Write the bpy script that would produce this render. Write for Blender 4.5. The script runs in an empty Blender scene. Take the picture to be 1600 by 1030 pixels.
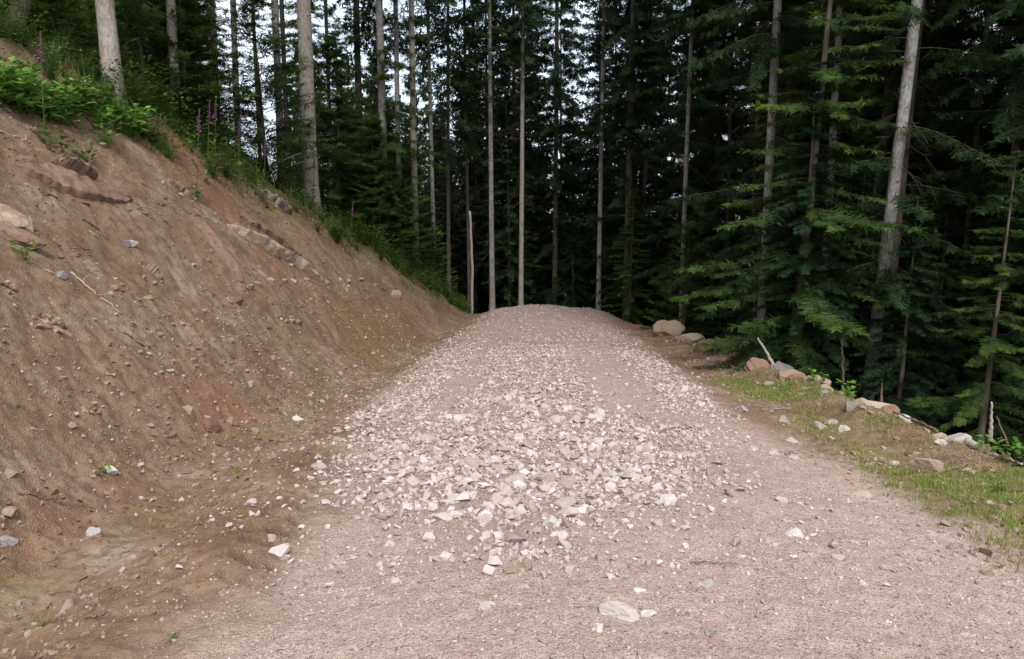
import bpy, math, random
import numpy as np
from mathutils import Vector, Matrix

S = bpy.context.scene
COL = S.collection
R = math.radians

# ------------------------------------------------------------------ camera, sky, sun, exposure
PITCH = 10.95
FPX = 1200.0                      # focal length in pixels of the 1600 wide photograph
CAMZ = 1.6
cd = bpy.data.cameras.new('camera')
cam = bpy.data.objects.new('camera', cd)
COL.objects.link(cam)
cam.location = (0, 0, CAMZ)
cam.rotation_euler = (R(90 - PITCH), 0, 0)
cd.sensor_width = 36.0
cd.lens = 27.0
cd.clip_start = 0.05
cd.clip_end = 3000
S.camera = cam

SUN_EL, SUN_AZ = 52.0, 174.0      # azimuth clockwise from +y (the way the road runs): behind the camera
w = bpy.data.worlds.new('World')
S.world = w
w.use_nodes = True
nt = w.node_tree
for n in list(nt.nodes):
    nt.nodes.remove(n)
out = nt.nodes.new('ShaderNodeOutputWorld')
bg = nt.nodes.new('ShaderNodeBackground')
bg.inputs['Strength'].default_value = 0.1
sky = nt.nodes.new('ShaderNodeTexSky')
sky.sky_type = 'NISHITA'
sky.sun_disc = False
sky.sun_elevation = R(SUN_EL)
sky.sun_rotation = R(SUN_AZ)
tc = nt.nodes.new('ShaderNodeTexCoord')
nz = nt.nodes.new('ShaderNodeTexNoise')
nz.inputs['Scale'].default_value = 2.6
nz.inputs['Detail'].default_value = 6
nz.inputs['Roughness'].default_value = 0.55
rp = nt.nodes.new('ShaderNodeValToRGB')
rp.color_ramp.elements[0].position = 0.30
rp.color_ramp.elements[0].color = (0.45, 0.45, 0.45, 1)
rp.color_ramp.elements[1].position = 0.62
rp.color_ramp.elements[1].color = (1, 1, 1, 1)
mx = nt.nodes.new('ShaderNodeMix')
mx.data_type = 'RGBA'
mx.inputs['B'].default_value = (9.6, 10.2, 11.2, 1)     # the cloud cover
sx = nt.nodes.new('ShaderNodeSeparateXYZ')
gr = nt.nodes.new('ShaderNodeValToRGB')
gr.color_ramp.elements[0].position = 0.0
gr.color_ramp.elements[0].color = (0.40, 0.44, 0.50, 1)
gr.color_ramp.elements[1].position = 1.0
gr.color_ramp.elements[1].color = (1, 1, 1, 1)
ge = gr.color_ramp.elements.new(0.30)
ge.color = (0.56, 0.59, 0.64, 1)
cl = nt.nodes.new('ShaderNodeVectorMath')
cl.operation = 'MULTIPLY'
cl.inputs[1].default_value = (12.6, 12.9, 13.4)
nt.links.new(tc.outputs['Generated'], sx.inputs[0])
nt.links.new(sx.outputs['Z'], gr.inputs['Fac'])
nt.links.new(gr.outputs['Color'], cl.inputs[0])
nt.links.new(cl.outputs[0], mx.inputs['B'])
nt.links.new(tc.outputs['Generated'], nz.inputs['Vector'])
nt.links.new(nz.outputs['Fac'], rp.inputs['Fac'])
nt.links.new(rp.outputs['Color'], mx.inputs['Factor'])
nt.links.new(sky.outputs['Color'], mx.inputs['A'])
nt.links.new(mx.outputs['Result'], bg.inputs['Color'])
nt.links.new(bg.outputs['Background'], out.inputs['Surface'])

sd = bpy.data.lights.new('sun', 'SUN')
sd.energy = 1.5
sd.angle = R(16)
sd.color = (1.0, 0.96, 0.9)
sun = bpy.data.objects.new('sun', sd)
COL.objects.link(sun)
_d = Vector((math.sin(R(SUN_AZ)) * math.cos(R(SUN_EL)), math.cos(R(SUN_AZ)) * math.cos(R(SUN_EL)), math.sin(R(SUN_EL))))
sun.rotation_euler = _d.to_track_quat('Z', 'Y').to_euler()

S.view_settings.view_transform = 'Standard'
S.view_settings.look = 'None'
S.view_settings.exposure = 1.08
S.view_settings.gamma = 1.0
S.render.engine = 'CYCLES'
S.cycles.max_bounces = 5
S.cycles.diffuse_bounces = 3
S.cycles.glossy_bounces = 1
S.cycles.transmission_bounces = 2
S.cycles.use_denoising = True

# ------------------------------------------------------------------ helpers
rng = np.random.default_rng(7)
random.seed(7)


def tag(o, label=None, cat=None, group=None, kind=None):
    if label: o['label'] = label
    if cat: o['category'] = cat
    if group: o['group'] = group
    if kind: o['kind'] = kind
    return o


def empty(name, loc, rot=(0, 0, 0)):
    o = bpy.data.objects.new(name, None)
    COL.objects.link(o)
    o.location = loc
    o.rotation_euler = rot
    o.empty_display_size = 0.3
    return o


def make_mesh(name, V, F, mat=None, smooth=False, attrs=None):
    """V (n,3); F (m,3) or (m,4) array or list of polygons."""
    me = bpy.data.meshes.new(name)
    V = np.asarray(V, dtype=np.float32)
    if isinstance(F, np.ndarray):
        k = F.shape[1]
        me.vertices.add(len(V))
        me.vertices.foreach_set('co', V.ravel())
        me.loops.add(F.size)
        me.loops.foreach_set('vertex_index', F.astype(np.int32).ravel())
        me.polygons.add(len(F))
        me.polygons.foreach_set('loop_start', np.arange(0, F.size, k, dtype=np.int32))
        me.polygons.foreach_set('use_smooth', np.full(len(F), smooth, dtype=bool))
        me.update(calc_edges=True)
    else:
        me.from_pydata([tuple(map(float, v)) for v in V], [], [tuple(map(int, f)) for f in F])
        me.polygons.foreach_set('use_smooth', np.full(len(me.polygons), smooth, dtype=bool))
    if attrs:
        for an, arr in attrs.items():
            arr = np.asarray(arr, dtype=np.float32)
            if arr.ndim == 1:
                a = me.attributes.new(an, 'FLOAT', 'POINT')
                a.data.foreach_set('value', arr)
            else:
                a = me.attributes.new(an, 'FLOAT_COLOR', 'POINT')
                a.data.foreach_set('color', arr.ravel())
    if mat: me.materials.append(mat)
    return me


def link(name, me, parent=None, loc=(0, 0, 0), rot=(0, 0, 0), scale=(1, 1, 1)):
    o = bpy.data.objects.new(name, me)
    COL.objects.link(o)
    o.location = loc
    o.rotation_euler = rot
    o.scale = scale
    if parent is not None: o.parent = parent
    return o


def _hash(ix, iy, seed):
    h = (ix.astype(np.int64) * 374761393 + iy.astype(np.int64) * 668265263 + seed * 1274126177) & 0xffffffff
    h = ((h ^ (h >> 13)) * 1274126177) & 0xffffffff
    h = h ^ (h >> 16)
    return (h & 0xffff) / 65535.0


def vnoise(x, y, s, seed=0):
    x = np.asarray(x, dtype=np.float64) / s
    y = np.asarray(y, dtype=np.float64) / s
    ix = np.floor(x); iy = np.floor(y)
    fx = x - ix; fy = y - iy
    fx = fx * fx * fx * (fx * (fx * 6 - 15) + 10)
    fy = fy * fy * fy * (fy * (fy * 6 - 15) + 10)
    a = _hash(ix, iy, seed); b = _hash(ix + 1, iy, seed)
    c = _hash(ix, iy + 1, seed); d = _hash(ix + 1, iy + 1, seed)
    return (a + (b - a) * fx) * (1 - fy) + (c + (d - c) * fx) * fy


def fbm(x, y, s, seed=0, octv=4, gain=0.5):
    t = 0; a = 1; n = 0
    for k in range(octv):
        t = t + a * (vnoise(x * (0.8 if k % 2 else 1) + 0.6 * k * y * (0.5 if k % 2 else 0), y, s / (2 ** k), seed + k * 17) - 0.5)
        n += a; a *= gain
    return t / n * 2     # about -1..1


def sstep(a, b, x):
    t = np.clip((x - a) / (b - a), 0, 1)
    return t * t * (3 - 2 * t)

# ------------------------------------------------------------------ the lie of the land
def road_c(y):
    y = np.asarray(y, dtype=np.float64)
    return 0.036 * np.clip(y, -30, 27) - 0.02 * np.clip(y - 26, 0, 25) ** 2


def road_z(y):
    y = np.asarray(y, dtype=np.float64)
    z = -0.1 * np.clip(y, -40, 400)
    t = np.clip(y - 25.0, 0, 12)
    z = z - 0.014 * t * t - 0.3 * np.clip(y - 37, 0, 70)
    z = np.where(y > 107, z + 0.1 * (np.clip(y, 0, 400) - 107), z)
    z = z - 0.02 * np.clip(y - 107, 0, 400)
    return z


BH_Y = [-30, 2, 6, 9.8, 15, 20, 25, 27, 30, 40]
BH_H = [6.2, 6.6, 6.4, 5.7, 4.45, 3.15, 1.6, 0.95, 0.6, 0.5]


def height(x, y, detail=True):
    x = np.asarray(x, dtype=np.float64); y = np.asarray(y, dtype=np.float64)
    c = road_c(y); u = x - c
    rz = road_z(y)
    tw = np.interp(y, [-10, 8, 15, 25, 40], [3.0, 2.95, 2.6, 2.15, 2.1])
    wob = fbm(x * 0.2, y, 3.0, 11, 3) * 0.35
    # the road crown
    z = rz - np.interp(y, [5, 14, 26], [0.028, 0.036, 0.062]) * np.clip(np.abs(u), 0, 2.6) ** 2 + 0.02
    # ruts
    z = z - 0.03 * np.exp(-((u - 1.05) / 0.3) ** 2) - 0.03 * np.exp(-((u + 1.0) / 0.3) ** 2)
    # left ditch and bank
    L = -u - tw + wob * 0.5
    z = z - 0.06 * np.exp(-((L + 0.25) / 0.35) ** 2)
    h = np.interp(y, BH_Y, BH_H) * (1 + 0.05 * fbm(x * 0.3, y, 2.6, 23, 3))
    sl = 1.1
    Ls = np.clip(L, 0, None)
    ramp = sl * (np.sqrt(Ls * Ls + 0.16) - 0.4)
    wtop = h / sl + 0.25
    over = np.clip(L - wtop, 0, None)
    k = 0.35
    bank = ramp
    cap = h + 0.40 * (1 - np.exp(-over / 5.0)) * 5.0 * 0.9 + 0.03 * np.clip(over - 15, 0, 60)
    d = bank - cap
    bank = 0.5 * (bank + cap - np.sqrt(d * d + k * k))
    bank = np.clip(bank, 0, None)
    z = z + np.where(L > 0, bank, 0)
    # right shoulder and drop
    ew = np.interp(y, [-10, 6, 10, 18, 27, 40], [4.3, 4.15, 3.85, 3.15, 2.1, 2.0]) + fbm(x * 0.2, y, 2.0, 31, 3) * 0.25
    Q = u - ew
    z = z - 0.045 * np.clip(u - 2.4, 0, 2.0)
    z = z + 0.10 * np.exp(-((Q + 0.15) / 0.35) ** 2)
    drop = np.clip(Q, 0, None)
    dd = 0.78 * (np.sqrt(drop * drop + 0.12) - 0.346)
    dd = np.where(drop > 14, 0.78 * 13.7 + 0.25 * (drop - 14), dd)
    z = z - np.clip(dd, 0, 24)
    if detail:
        onroad = sstep(2.6, 2.0, np.abs(u))
        near = sstep(45, 25, np.hypot(x, y))
        bankm = sstep(0.0, 0.8, L)
        rightm = sstep(2.4, 3.0, u)
        z = z + near * (1 - onroad) * (0.07 * fbm(x, y, 0.9, 41, 4, 0.55) + 0.016 * fbm(x, y, 0.12, 43, 3, 0.6))
        # long strata running down the bank
        q = x * 0.55 + z * 0.9 + y * 0.25
        st = fbm(q, x * 0.25 - y * 0.15, 0.5, 51, 4, 0.55)
        z = z + near * bankm * (0.15 * st + 0.13 * np.abs(fbm(x, y, 0.45, 61, 4, 0.6)))
        z = z + near * rightm * 0.06 * fbm(x, y, 0.4, 63, 4, 0.6)
        z = z + near * onroad * (0.028 * fbm(x, y, 0.8, 71, 3) + 0.012 * fbm(x, y, 0.14, 73, 3))
        z = z + near * 0.009 * fbm(x, y, 0.07, 77, 2)
        tq = sstep(0.36, 0.26, np.abs(x + 1.70 + 0.10 * (y - 5.0))) * sstep(3.4, 3.9, y) * sstep(7.2, 6.2, y)
        mud = (1 - 0.85 * tq) * sstep(-1.2, -1.7, u) * sstep(1.2, 0.2, L) + rightm * 0.7
        z = z + near * mud * (0.035 * fbm(x, y, 0.22, 81, 4, 0.65))
        # tread bars pressed into the mud at the left side
        tx = -1.70 - 0.10 * (y - 5.0)
        p = x - tx
        tm = sstep(0.33, 0.26, np.abs(p)) * sstep(3.4, 3.9, y) * sstep(7.2, 6.2, y)
        ph = (y + np.abs(p) * 0.75) / 0.24
        fr = ph + 0.12 * fbm(x, y, 0.25, 83, 2); fr = fr - np.floor(fr)
        z = z - tm * 0.105 * np.exp(-((fr - 0.5) / 0.14) ** 2) * (0.6 + 0.7 * vnoise(x, y, 0.4, 5)) + tm * 0.03
    return z


def masks(x, y):
    u = x - road_c(y)
    tw = np.interp(y, [-10, 8, 15, 25, 40], [3.0, 2.95, 2.6, 2.15, 2.1])
    L = -u - tw
    n1 = fbm(x, y, 0.8, 101, 4, 0.55)
    n2 = fbm(x, y, 2.2, 103, 3)
    lim = np.interp(y, [-5, 3, 5, 7, 9, 15, 27, 40], [1.6, 1.25, 1.3, 1.6, 1.9, 1.8, 1.6, 1.6])
    road = sstep(0.45, -0.35, -u - lim + n1 * 0.35) * sstep(0.5, -0.4, u - 2.45 - np.interp(y, [2, 5, 6.5, 8, 12], [0.9, 0.45, 0.1, -0.3, -0.5]) + n1 * 0.35)
    tr = sstep(0.45, 0.25, np.abs(u + 1.86 + 0.13 * (y - 5.0))) * sstep(3.2, 3.8, y) * sstep(7.4, 6.2, y)
    road = road * (1 - 0.75 * tr)
    h = np.interp(y, BH_Y, BH_H)
    top = h / 1.1
    forest = np.maximum(sstep(-0.5, 0.5, L - top + n1 * 0.3), sstep(0.15, 0.9, u - 4.2 + n1 * 0.3))
    forest = np.maximum(forest, sstep(29, 33, y))
    moss = np.clip(sstep(-0.12, 0.4, n2 + 0.6 * n1) * 0.85, 0, 1)
    rv = sstep(2.5, 3.1, u) * sstep(13, 9, y) * sstep(-0.45, 0.25, n1 + n2 * 0.6 + 0.1)
    lv = sstep(-0.6, 0.1, L) * np.maximum(moss * 0.75, sstep(-1.9, -0.2, L - top) * sstep(-0.3, 0.35, n1 + 0.4 * n2))
    red = sstep(-0.25, 0.4, n2 - 0.3 * n1) * sstep(-0.1, 0.4, L)
    g = np.clip(np.maximum(rv, lv) * (1 - road), 0, 1)
    return road, g, forest, red


def coarse(x, y):
    """how thickly the crushed stone lies (0..1)"""
    u = x - road_c(y)
    n = fbm(x, y, 0.7, 201, 3)
    au = np.abs(u + 0.07)
    full = sstep(-0.6, 1.3, y - 3.72 - 0.80 * au ** 1.3 + n * 0.55) * sstep(8.4, 6.4, y + n) * sstep(2.0, 1.1, au + n * 0.4)
    mid = sstep(5, 6, y) * sstep(19, 11, y) * sstep(0.95, 0.45, np.abs(u + 0.12) + n * 0.3) * 0.95
    right = sstep(7, 8.5, y) * sstep(21, 15, y) * sstep(0.5, 0.2, np.abs(u - 1.75) + n * 0.2)
    left = sstep(6.5, 8, y) * sstep(24, 14, y) * sstep(0.55, 0.2, np.abs(u + 1.55) + n * 0.2) * 0.8
    thin = 0.11 * sstep(2.4, 1.8, np.abs(u)) * sstep(-0.4, 0.5, n + 0.2)
    far = 0.35 * sstep(10, 16, y) * sstep(2.0, 1.4, np.abs(u))
    return np.clip(np.maximum.reduce([full, mid, right, left, thin, far]), 0, 1)


def ray(px, py):
    a = R(PITCH)
    f = np.array([0, math.cos(a), -math.sin(a)]); up = np.array([0, math.sin(a), math.cos(a)])
    d = f + np.array([1, 0, 0]) * (px - 800) / FPX + up * (515 - py) / FPX
    return d / d[1]                       # per metre of depth along the road


def at(px, py, lo=2.5, hi=45.0):
    """The spot of ground seen at a place of the photograph (or the nearest ridge)."""
    d = ray(px, py)
    if px < 700 and py < 340: lo, hi = max(lo, 8.0), min(hi, 26.0)
    t = np.geomspace(lo, hi, 700)
    gap = CAMZ + d[2] * t - height(d[0] * t, t, False)
    k = np.argmax(gap < 0) if (gap < 0).any() else int(np.argmin(gap))
    t0 = t[k]
    x, y = d[0] * t0, t0
    return np.array([x, y, float(height(x, y))])


def depth(px, Y):
    x = (px - 800) / FPX * (Y * math.cos(R(PITCH)) + 0.0)
    return np.array([x, Y, float(height(x, Y))])

# ------------------------------------------------------------------ materials
def new_mat(name):
    m = bpy.data.materials.new(name)
    m.use_nodes = True
    t = m.node_tree
    b = t.nodes['Principled BSDF']
    b.inputs['Specular IOR Level'].default_value = 0.2
    return m, t, b


def N(t, kind, **kw):
    n = t.nodes.new(kind)
    for k, v in kw.items():
        if k in n.inputs: n.inputs[k].default_value = v
        else: setattr(n, k, v)
    return n


def mixc(t, fac, a, b, mode='MIX'):
    m = t.nodes.new('ShaderNodeMix'); m.data_type = 'RGBA'; m.blend_type = mode
    for s, v in (('Factor', fac), ('A', a), ('B', b)):
        if hasattr(v, 'links') or isinstance(v, bpy.types.NodeSocket): t.links.new(v, m.inputs[s])
        elif s == 'Factor': m.inputs[s].default_value = v
        else: m.inputs[s].default_value = (*v, 1) if len(v) == 3 else v
    return m.outputs['Result']


def ramp(t, src, stops):
    r = t.nodes.new('ShaderNodeValToRGB')
    e = r.color_ramp.elements
    while len(e) < len(stops): e.new(0.5)
    for k, (p, c) in enumerate(stops):
        e[k].position = p
        e[k].color = (*c, 1) if not isinstance(c, (int, float)) else (c, c, c, 1)
    t.links.new(src, r.inputs['Fac'])
    return r.outputs['Color']


def math_n(t, op, a, b=None):
    m = t.nodes.new('ShaderNodeMath'); m.operation = op
    for k, v in ((0, a), (1, b)):
        if v is None: continue
        if isinstance(v, bpy.types.NodeSocket): t.links.new(v, m.inputs[k])
        else: m.inputs[k].default_value = v
    return m.outputs[0]


def noise(t, vec, scale, detail=4, rough=0.55):
    n = N(t, 'ShaderNodeTexNoise', Scale=scale, Detail=detail, Roughness=rough)
    t.links.new(vec, n.inputs['Vector'])
    return n


def ground_material():
    m, t, b = new_mat('earth and grit')
    co = N(t, 'ShaderNodeTexCoord').outputs['Object']
    at_ = N(t, 'ShaderNodeAttribute', attribute_name='mask')
    sep = t.nodes.new('ShaderNodeSeparateColor'); t.links.new(at_.outputs['Color'], sep.inputs[0])
    bed = N(t, 'ShaderNodeAttribute', attribute_name='bed').outputs['Fac']
    road, green, forest = sep.outputs[0], sep.outputs[1], sep.outputs[2]
    red = at_.outputs['Alpha']
    nbig = noise(t, co, 1.3, 5, 0.6).outputs['Fac']
    nmid = noise(t, co, 9, 6, 0.65).outputs['Fac']
    nfin = noise(t, co, 55, 5, 0.7).outputs['Fac']
    # pebbles of three sizes
    v1 = N(t, 'ShaderNodeTexVoronoi', Scale=70.0, Randomness=1.0); t.links.new(co, v1.inputs['Vector'])
    v2 = N(t, 'ShaderNodeTexVoronoi', Scale=27.0, Randomness=1.0); t.links.new(co, v2.inputs['Vector'])
    v3 = N(t, 'ShaderNodeTexVoronoi', Scale=150.0, Randomness=1.0); t.links.new(co, v3.inputs['Vector'])
    s1 = t.nodes.new('ShaderNodeSeparateColor'); t.links.new(v1.outputs['Color'], s1.inputs[0])
    s2 = t.nodes.new('ShaderNodeSeparateColor'); t.links.new(v2.outputs['Color'], s2.inputs[0])
    s3 = t.nodes.new('ShaderNodeSeparateColor'); t.links.new(v3.outputs['Color'], s3.inputs[0])
    # road grit: pinkish sand with paler and greyer grains
    grit = ramp(t, nbig, [(0.3, (0.29, 0.205, 0.165)), (0.5, (0.365, 0.267, 0.222)), (0.7, (0.40, 0.307, 0.265))])
    g3 = ramp(t, s3.outputs[0], [(0.0, (0.12, 0.075, 0.06)), (0.25, (0.335, 0.242, 0.20)), (0.75, (0.425, 0.325, 0.28)), (1.0, (0.56, 0.475, 0.43))])
    grit = mixc(t, 0.62, grit, g3)
    g1 = ramp(t, s1.outputs[1], [(0.0, (0.24, 0.16, 0.13)), (0.5, (0.36, 0.28, 0.25)), (1.0, (0.50, 0.44, 0.42))])
    p1 = math_n(t, 'MULTIPLY', ramp(t, s1.outputs[0], [(0.60, 0.0), (0.66, 1.0)]), ramp(t, v1.outputs['Distance'], [(0.30, 1.0), (0.48, 0.0)]))
    grit = mixc(t, math_n(t, 'MULTIPLY', p1, 0.8), grit, g1)
    grit = mixc(t, ramp(t, nmid, [(0.35, 0.35), (0.6, 0.0)]), grit, (0.22, 0.145, 0.11))
    grit = mixc(t, math_n(t, 'MULTIPLY', bed, 0.62), grit, mixc(t, nmid, (0.15, 0.10, 0.08), (0.27, 0.19, 0.155)))
    # bank earth
    soil = ramp(t, nbig, [(0.3, (0.125, 0.072, 0.040)), (0.46, (0.205, 0.125, 0.075)), (0.57, (0.235, 0.157, 0.102)), (0.68, (0.30, 0.222, 0.165))])
    soil = mixc(t, ramp(t, nmid, [(0.36, 0.75), (0.56, 0.0)]), soil, (0.105, 0.062, 0.037))
    soil = mixc(t, ramp(t, nfin, [(0.55, 0.0), (0.75, 0.6)]), soil, (0.33, 0.25, 0.19))
    soil = mixc(t, math_n(t, 'MULTIPLY', red, 0.75), soil, mixc(t, nmid, (0.13, 0.058, 0.034), (0.29, 0.128, 0.075)))
    ps = math_n(t, 'MULTIPLY', ramp(t, s2.outputs[0], [(0.84, 0.0), (0.86, 1.0)]), ramp(t, v2.outputs['Distance'], [(0.22, 1.0), (0.36, 0.0)]))
    ps1 = math_n(t, 'MULTIPLY', ramp(t, s1.outputs[0], [(0.86, 0.0), (0.88, 1.0)]), ramp(t, v1.outputs['Distance'], [(0.25, 1.0), (0.40, 0.0)]))
    soil = mixc(t, math_n(t, 'MULTIPLY', math_n(t, 'MAXIMUM', ps, ps1), 0.75), soil, mixc(t, s2.outputs[1], (0.17, 0.10, 0.07), (0.40, 0.33, 0.28)))
    # thin moss and seedlings
    gm = math_n(t, 'MULTIPLY', green, ramp(t, nmid, [(0.38, 0.0), (0.58, 1.0)]))
    mossc = mixc(t, nfin, (0.10, 0.095, 0.03), (0.18, 0.175, 0.055))
    soil = mixc(t, math_n(t, 'MULTIPLY', gm, 0.75), soil, mossc)
    col = mixc(t, road, soil, grit)
    # needle litter of the woods
    lit = mixc(t, nfin, (0.025, 0.018, 0.011), (0.085, 0.058, 0.033))
    lit = mixc(t, ramp(t, nbig, [(0.45, 0.0), (0.6, 0.7)]), lit, (0.035, 0.05, 0.014))
    col = mixc(t, forest, col, lit)
    t.links.new(col, b.inputs['Base Color'])
    b.inputs['Roughness'].default_value = 0.92
    # relief
    hh = math_n(t, 'ADD', math_n(t, 'MULTIPLY', v1.outputs['Distance'], -0.5), math_n(t, 'MULTIPLY', nmid, 1.2))
    hh = math_n(t, 'ADD', hh, math_n(t, 'MULTIPLY', v3.outputs['Distance'], -0.22))
    hh = math_n(t, 'ADD', hh, math_n(t, 'MULTIPLY', nfin, 0.5))
    hh = math_n(t, 'ADD', hh, math_n(t, 'MULTIPLY', math_n(t, 'MAXIMUM', ps, ps1), 0.35))
    bp = N(t, 'ShaderNodeBump', Strength=0.85, Distance=0.018)
    t.links.new(hh, bp.inputs['Height'])
    t.links.new(bp.outputs['Normal'], b.inputs['Normal'])
    return m


def stone_material(name, lo, mid, hi, attr=None, soil=0.0):
    m, t, b = new_mat(name)
    co = N(t, 'ShaderNodeTexCoord').outputs['Object']
    if attr:
        r = N(t, 'ShaderNodeAttribute', attribute_name=attr).outputs['Fac']
    else:
        r = N(t, 'ShaderNodeObjectInfo').outputs['Random']
    base = ramp(t, r, [(0.0, lo), (0.5, mid), (1.0, hi)])
    n1 = noise(t, co, 14, 6, 0.65).outputs['Fac']
    n2 = noise(t, co, 70, 4, 0.7).outputs['Fac']
    col = mixc(t, ramp(t, n1, [(0.35, 0.55), (0.65, 0.0)]), base, mixc(t, 0.45, base, (0.13, 0.08, 0.06)))
    col = mixc(t, ramp(t, n2, [(0.5, 0.0), (0.75, 0.5)]), col, hi)
    t.links.new(col, b.inputs['Base Color'])
    b.inputs['Roughness'].default_value = 0.85
    bp = N(t, 'ShaderNodeBump', Strength=0.6, Distance=0.01)
    t.links.new(math_n(t, 'ADD', n1, math_n(t, 'MULTIPLY', n2, 0.5)), bp.inputs['Height'])
    t.links.new(bp.outputs['Normal'], b.inputs['Normal'])
    return m


def bedrock_material(name, a, bcol, soilc):
    m, t, b = new_mat(name)
    co = N(t, 'ShaderNodeTexCoord').outputs['Object']
    mp = N(t, 'ShaderNodeMapping'); mp.inputs['Scale'].default_value = (1, 1, 7)
    t.links.new(co, mp.inputs['Vector'])
    n1 = noise(t, mp.outputs['Vector'], 2.2, 6, 0.65).outputs['Fac']
    n2 = noise(t, co, 9, 6, 0.65).outputs['Fac']
    n3 = noise(t, co, 60, 4, 0.7).outputs['Fac']
    col = mixc(t, ramp(t, n1, [(0.35, 0.0), (0.65, 1.0)]), a, bcol)
    col = mixc(t, ramp(t, n2, [(0.42, 0.85), (0.6, 0.0)]), col, soilc)
    col = mixc(t, ramp(t, n3, [(0.5, 0.0), (0.8, 0.5)]), col, tuple(min(1, v * 1.5) for v in a))
    t.links.new(col, b.inputs['Base Color'])
    b.inputs['Roughness'].default_value = 0.88
    bp = N(t, 'ShaderNodeBump', Strength=0.8, Distance=0.03)
    t.links.new(math_n(t, 'ADD', n1, math_n(t, 'MULTIPLY', n3, 0.4)), bp.inputs['Height'])
    t.links.new(bp.outputs['Normal'], b.inputs['Normal'])
    return m


def leaf_material(name, dark, light, young, transl=0.25, hue=0.0):
    m, t, b = new_mat(name)
    a = N(t, 'ShaderNodeAttribute', attribute_name='tint').outputs['Fac']
    r = N(t, 'ShaderNodeObjectInfo').outputs['Random']
    col = ramp(t, a, [(0.0, dark), (0.6, light), (1.0, young)])
    f = math_n(t, 'ADD', math_n(t, 'MULTIPLY', r, 0.5), 0.75)
    mul = t.nodes.new('ShaderNodeVectorMath'); mul.operation = 'SCALE'
    t.links.new(col, mul.inputs[0]); t.links.new(f, mul.inputs['Scale'])
    c = mul.outputs[0]
    t.links.new(c, b.inputs['Base Color'])
    b.inputs['Roughness'].default_value = 0.65
    tr = N(t, 'ShaderNodeBsdfTranslucent'); t.links.new(c, tr.inputs['Color'])
    ms = N(t, 'ShaderNodeMixShader'); ms.inputs[0].default_value = transl
    t.links.new(b.outputs[0], ms.inputs[1]); t.links.new(tr.outputs[0], ms.inputs[2])
    t.links.new(ms.outputs[0], t.nodes['Material Output'].inputs['Surface'])
    return m


def bark_material(name, a, bcol, spot, lichen, lam=0.3):
    m, t, b = new_mat(name)
    co = N(t, 'ShaderNodeTexCoord').outputs['Object']
    r = N(t, 'ShaderNodeObjectInfo').outputs['Random']
    off = t.nodes.new('ShaderNodeVectorMath'); off.operation = 'ADD'
    cb = N(t, 'ShaderNodeCombineXYZ'); t.links.new(math_n(t, 'MULTIPLY', r, 37.0), cb.inputs[2])
    t.links.new(co, off.inputs[0]); t.links.new(cb.outputs[0], off.inputs[1])
    mp = N(t, 'ShaderNodeMapping'); mp.inputs['Scale'].default_value = (1, 1, 0.45)
    t.links.new(off.outputs[0], mp.inputs['Vector'])
    v = N(t, 'ShaderNodeTexVoronoi', Scale=26.0); t.links.new(mp.outputs['Vector'], v.inputs['Vector'])
    n1 = noise(t, mp.outputs['Vector'], 16, 6, 0.65).outputs['Fac']
    n2 = noise(t, off.outputs[0], 2.6, 4, 0.6).outputs['Fac']
    n3 = noise(t, off.outputs[0], 7, 3, 0.6).outputs['Fac']
    col = mixc(t, n1, a, bcol)
    col = mixc(t, ramp(t, v.outputs['Distance'], [(0.35, 0.0), (0.7, 0.55)]), col, spot)
    col = mixc(t, ramp(t, n2, [(0.5, 0.0), (0.62, lam)]), col, lichen)
    # knots
    vk = N(t, 'ShaderNodeTexVoronoi', Scale=3.4); t.links.new(off.outputs[0], vk.inputs['Vector'])
    col = mixc(t, ramp(t, vk.outputs['Distance'], [(0.07, 0.8), (0.12, 0.0)]), col, tuple(0.35 * s for s in spot))
    col = mixc(t, ramp(t, n3, [(0.55, 0.0), (0.75, 0.45)]), col, spot)
    t.links.new(col, b.inputs['Base Color'])
    b.inputs['Roughness'].default_value = 0.9
    bp = N(t, 'ShaderNodeBump', Strength=0.7, Distance=0.02)
    t.links.new(math_n(t, 'SUBTRACT', n1, math_n(t, 'MULTIPLY', v.outputs['Distance'], 0.6)), bp.inputs['Height'])
    t.links.new(bp.outputs['Normal'], b.inputs['Normal'])
    return m


def plain_material(name, a, bcol, scale=20, rough=0.85):
    m, t, b = new_mat(name)
    co = N(t, 'ShaderNodeTexCoord').outputs['Object']
    n1 = noise(t, co, scale, 5, 0.65).outputs['Fac']
    t.links.new(mixc(t, ramp(t, n1, [(0.35, 0.0), (0.65, 1.0)]), a, bcol), b.inputs['Base Color'])
    b.inputs['Roughness'].default_value = rough
    bp = N(t, 'ShaderNodeBump', Strength=0.5, Distance=0.01)
    t.links.new(n1, bp.inputs['Height']); t.links.new(bp.outputs['Normal'], b.inputs['Normal'])
    return m


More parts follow.
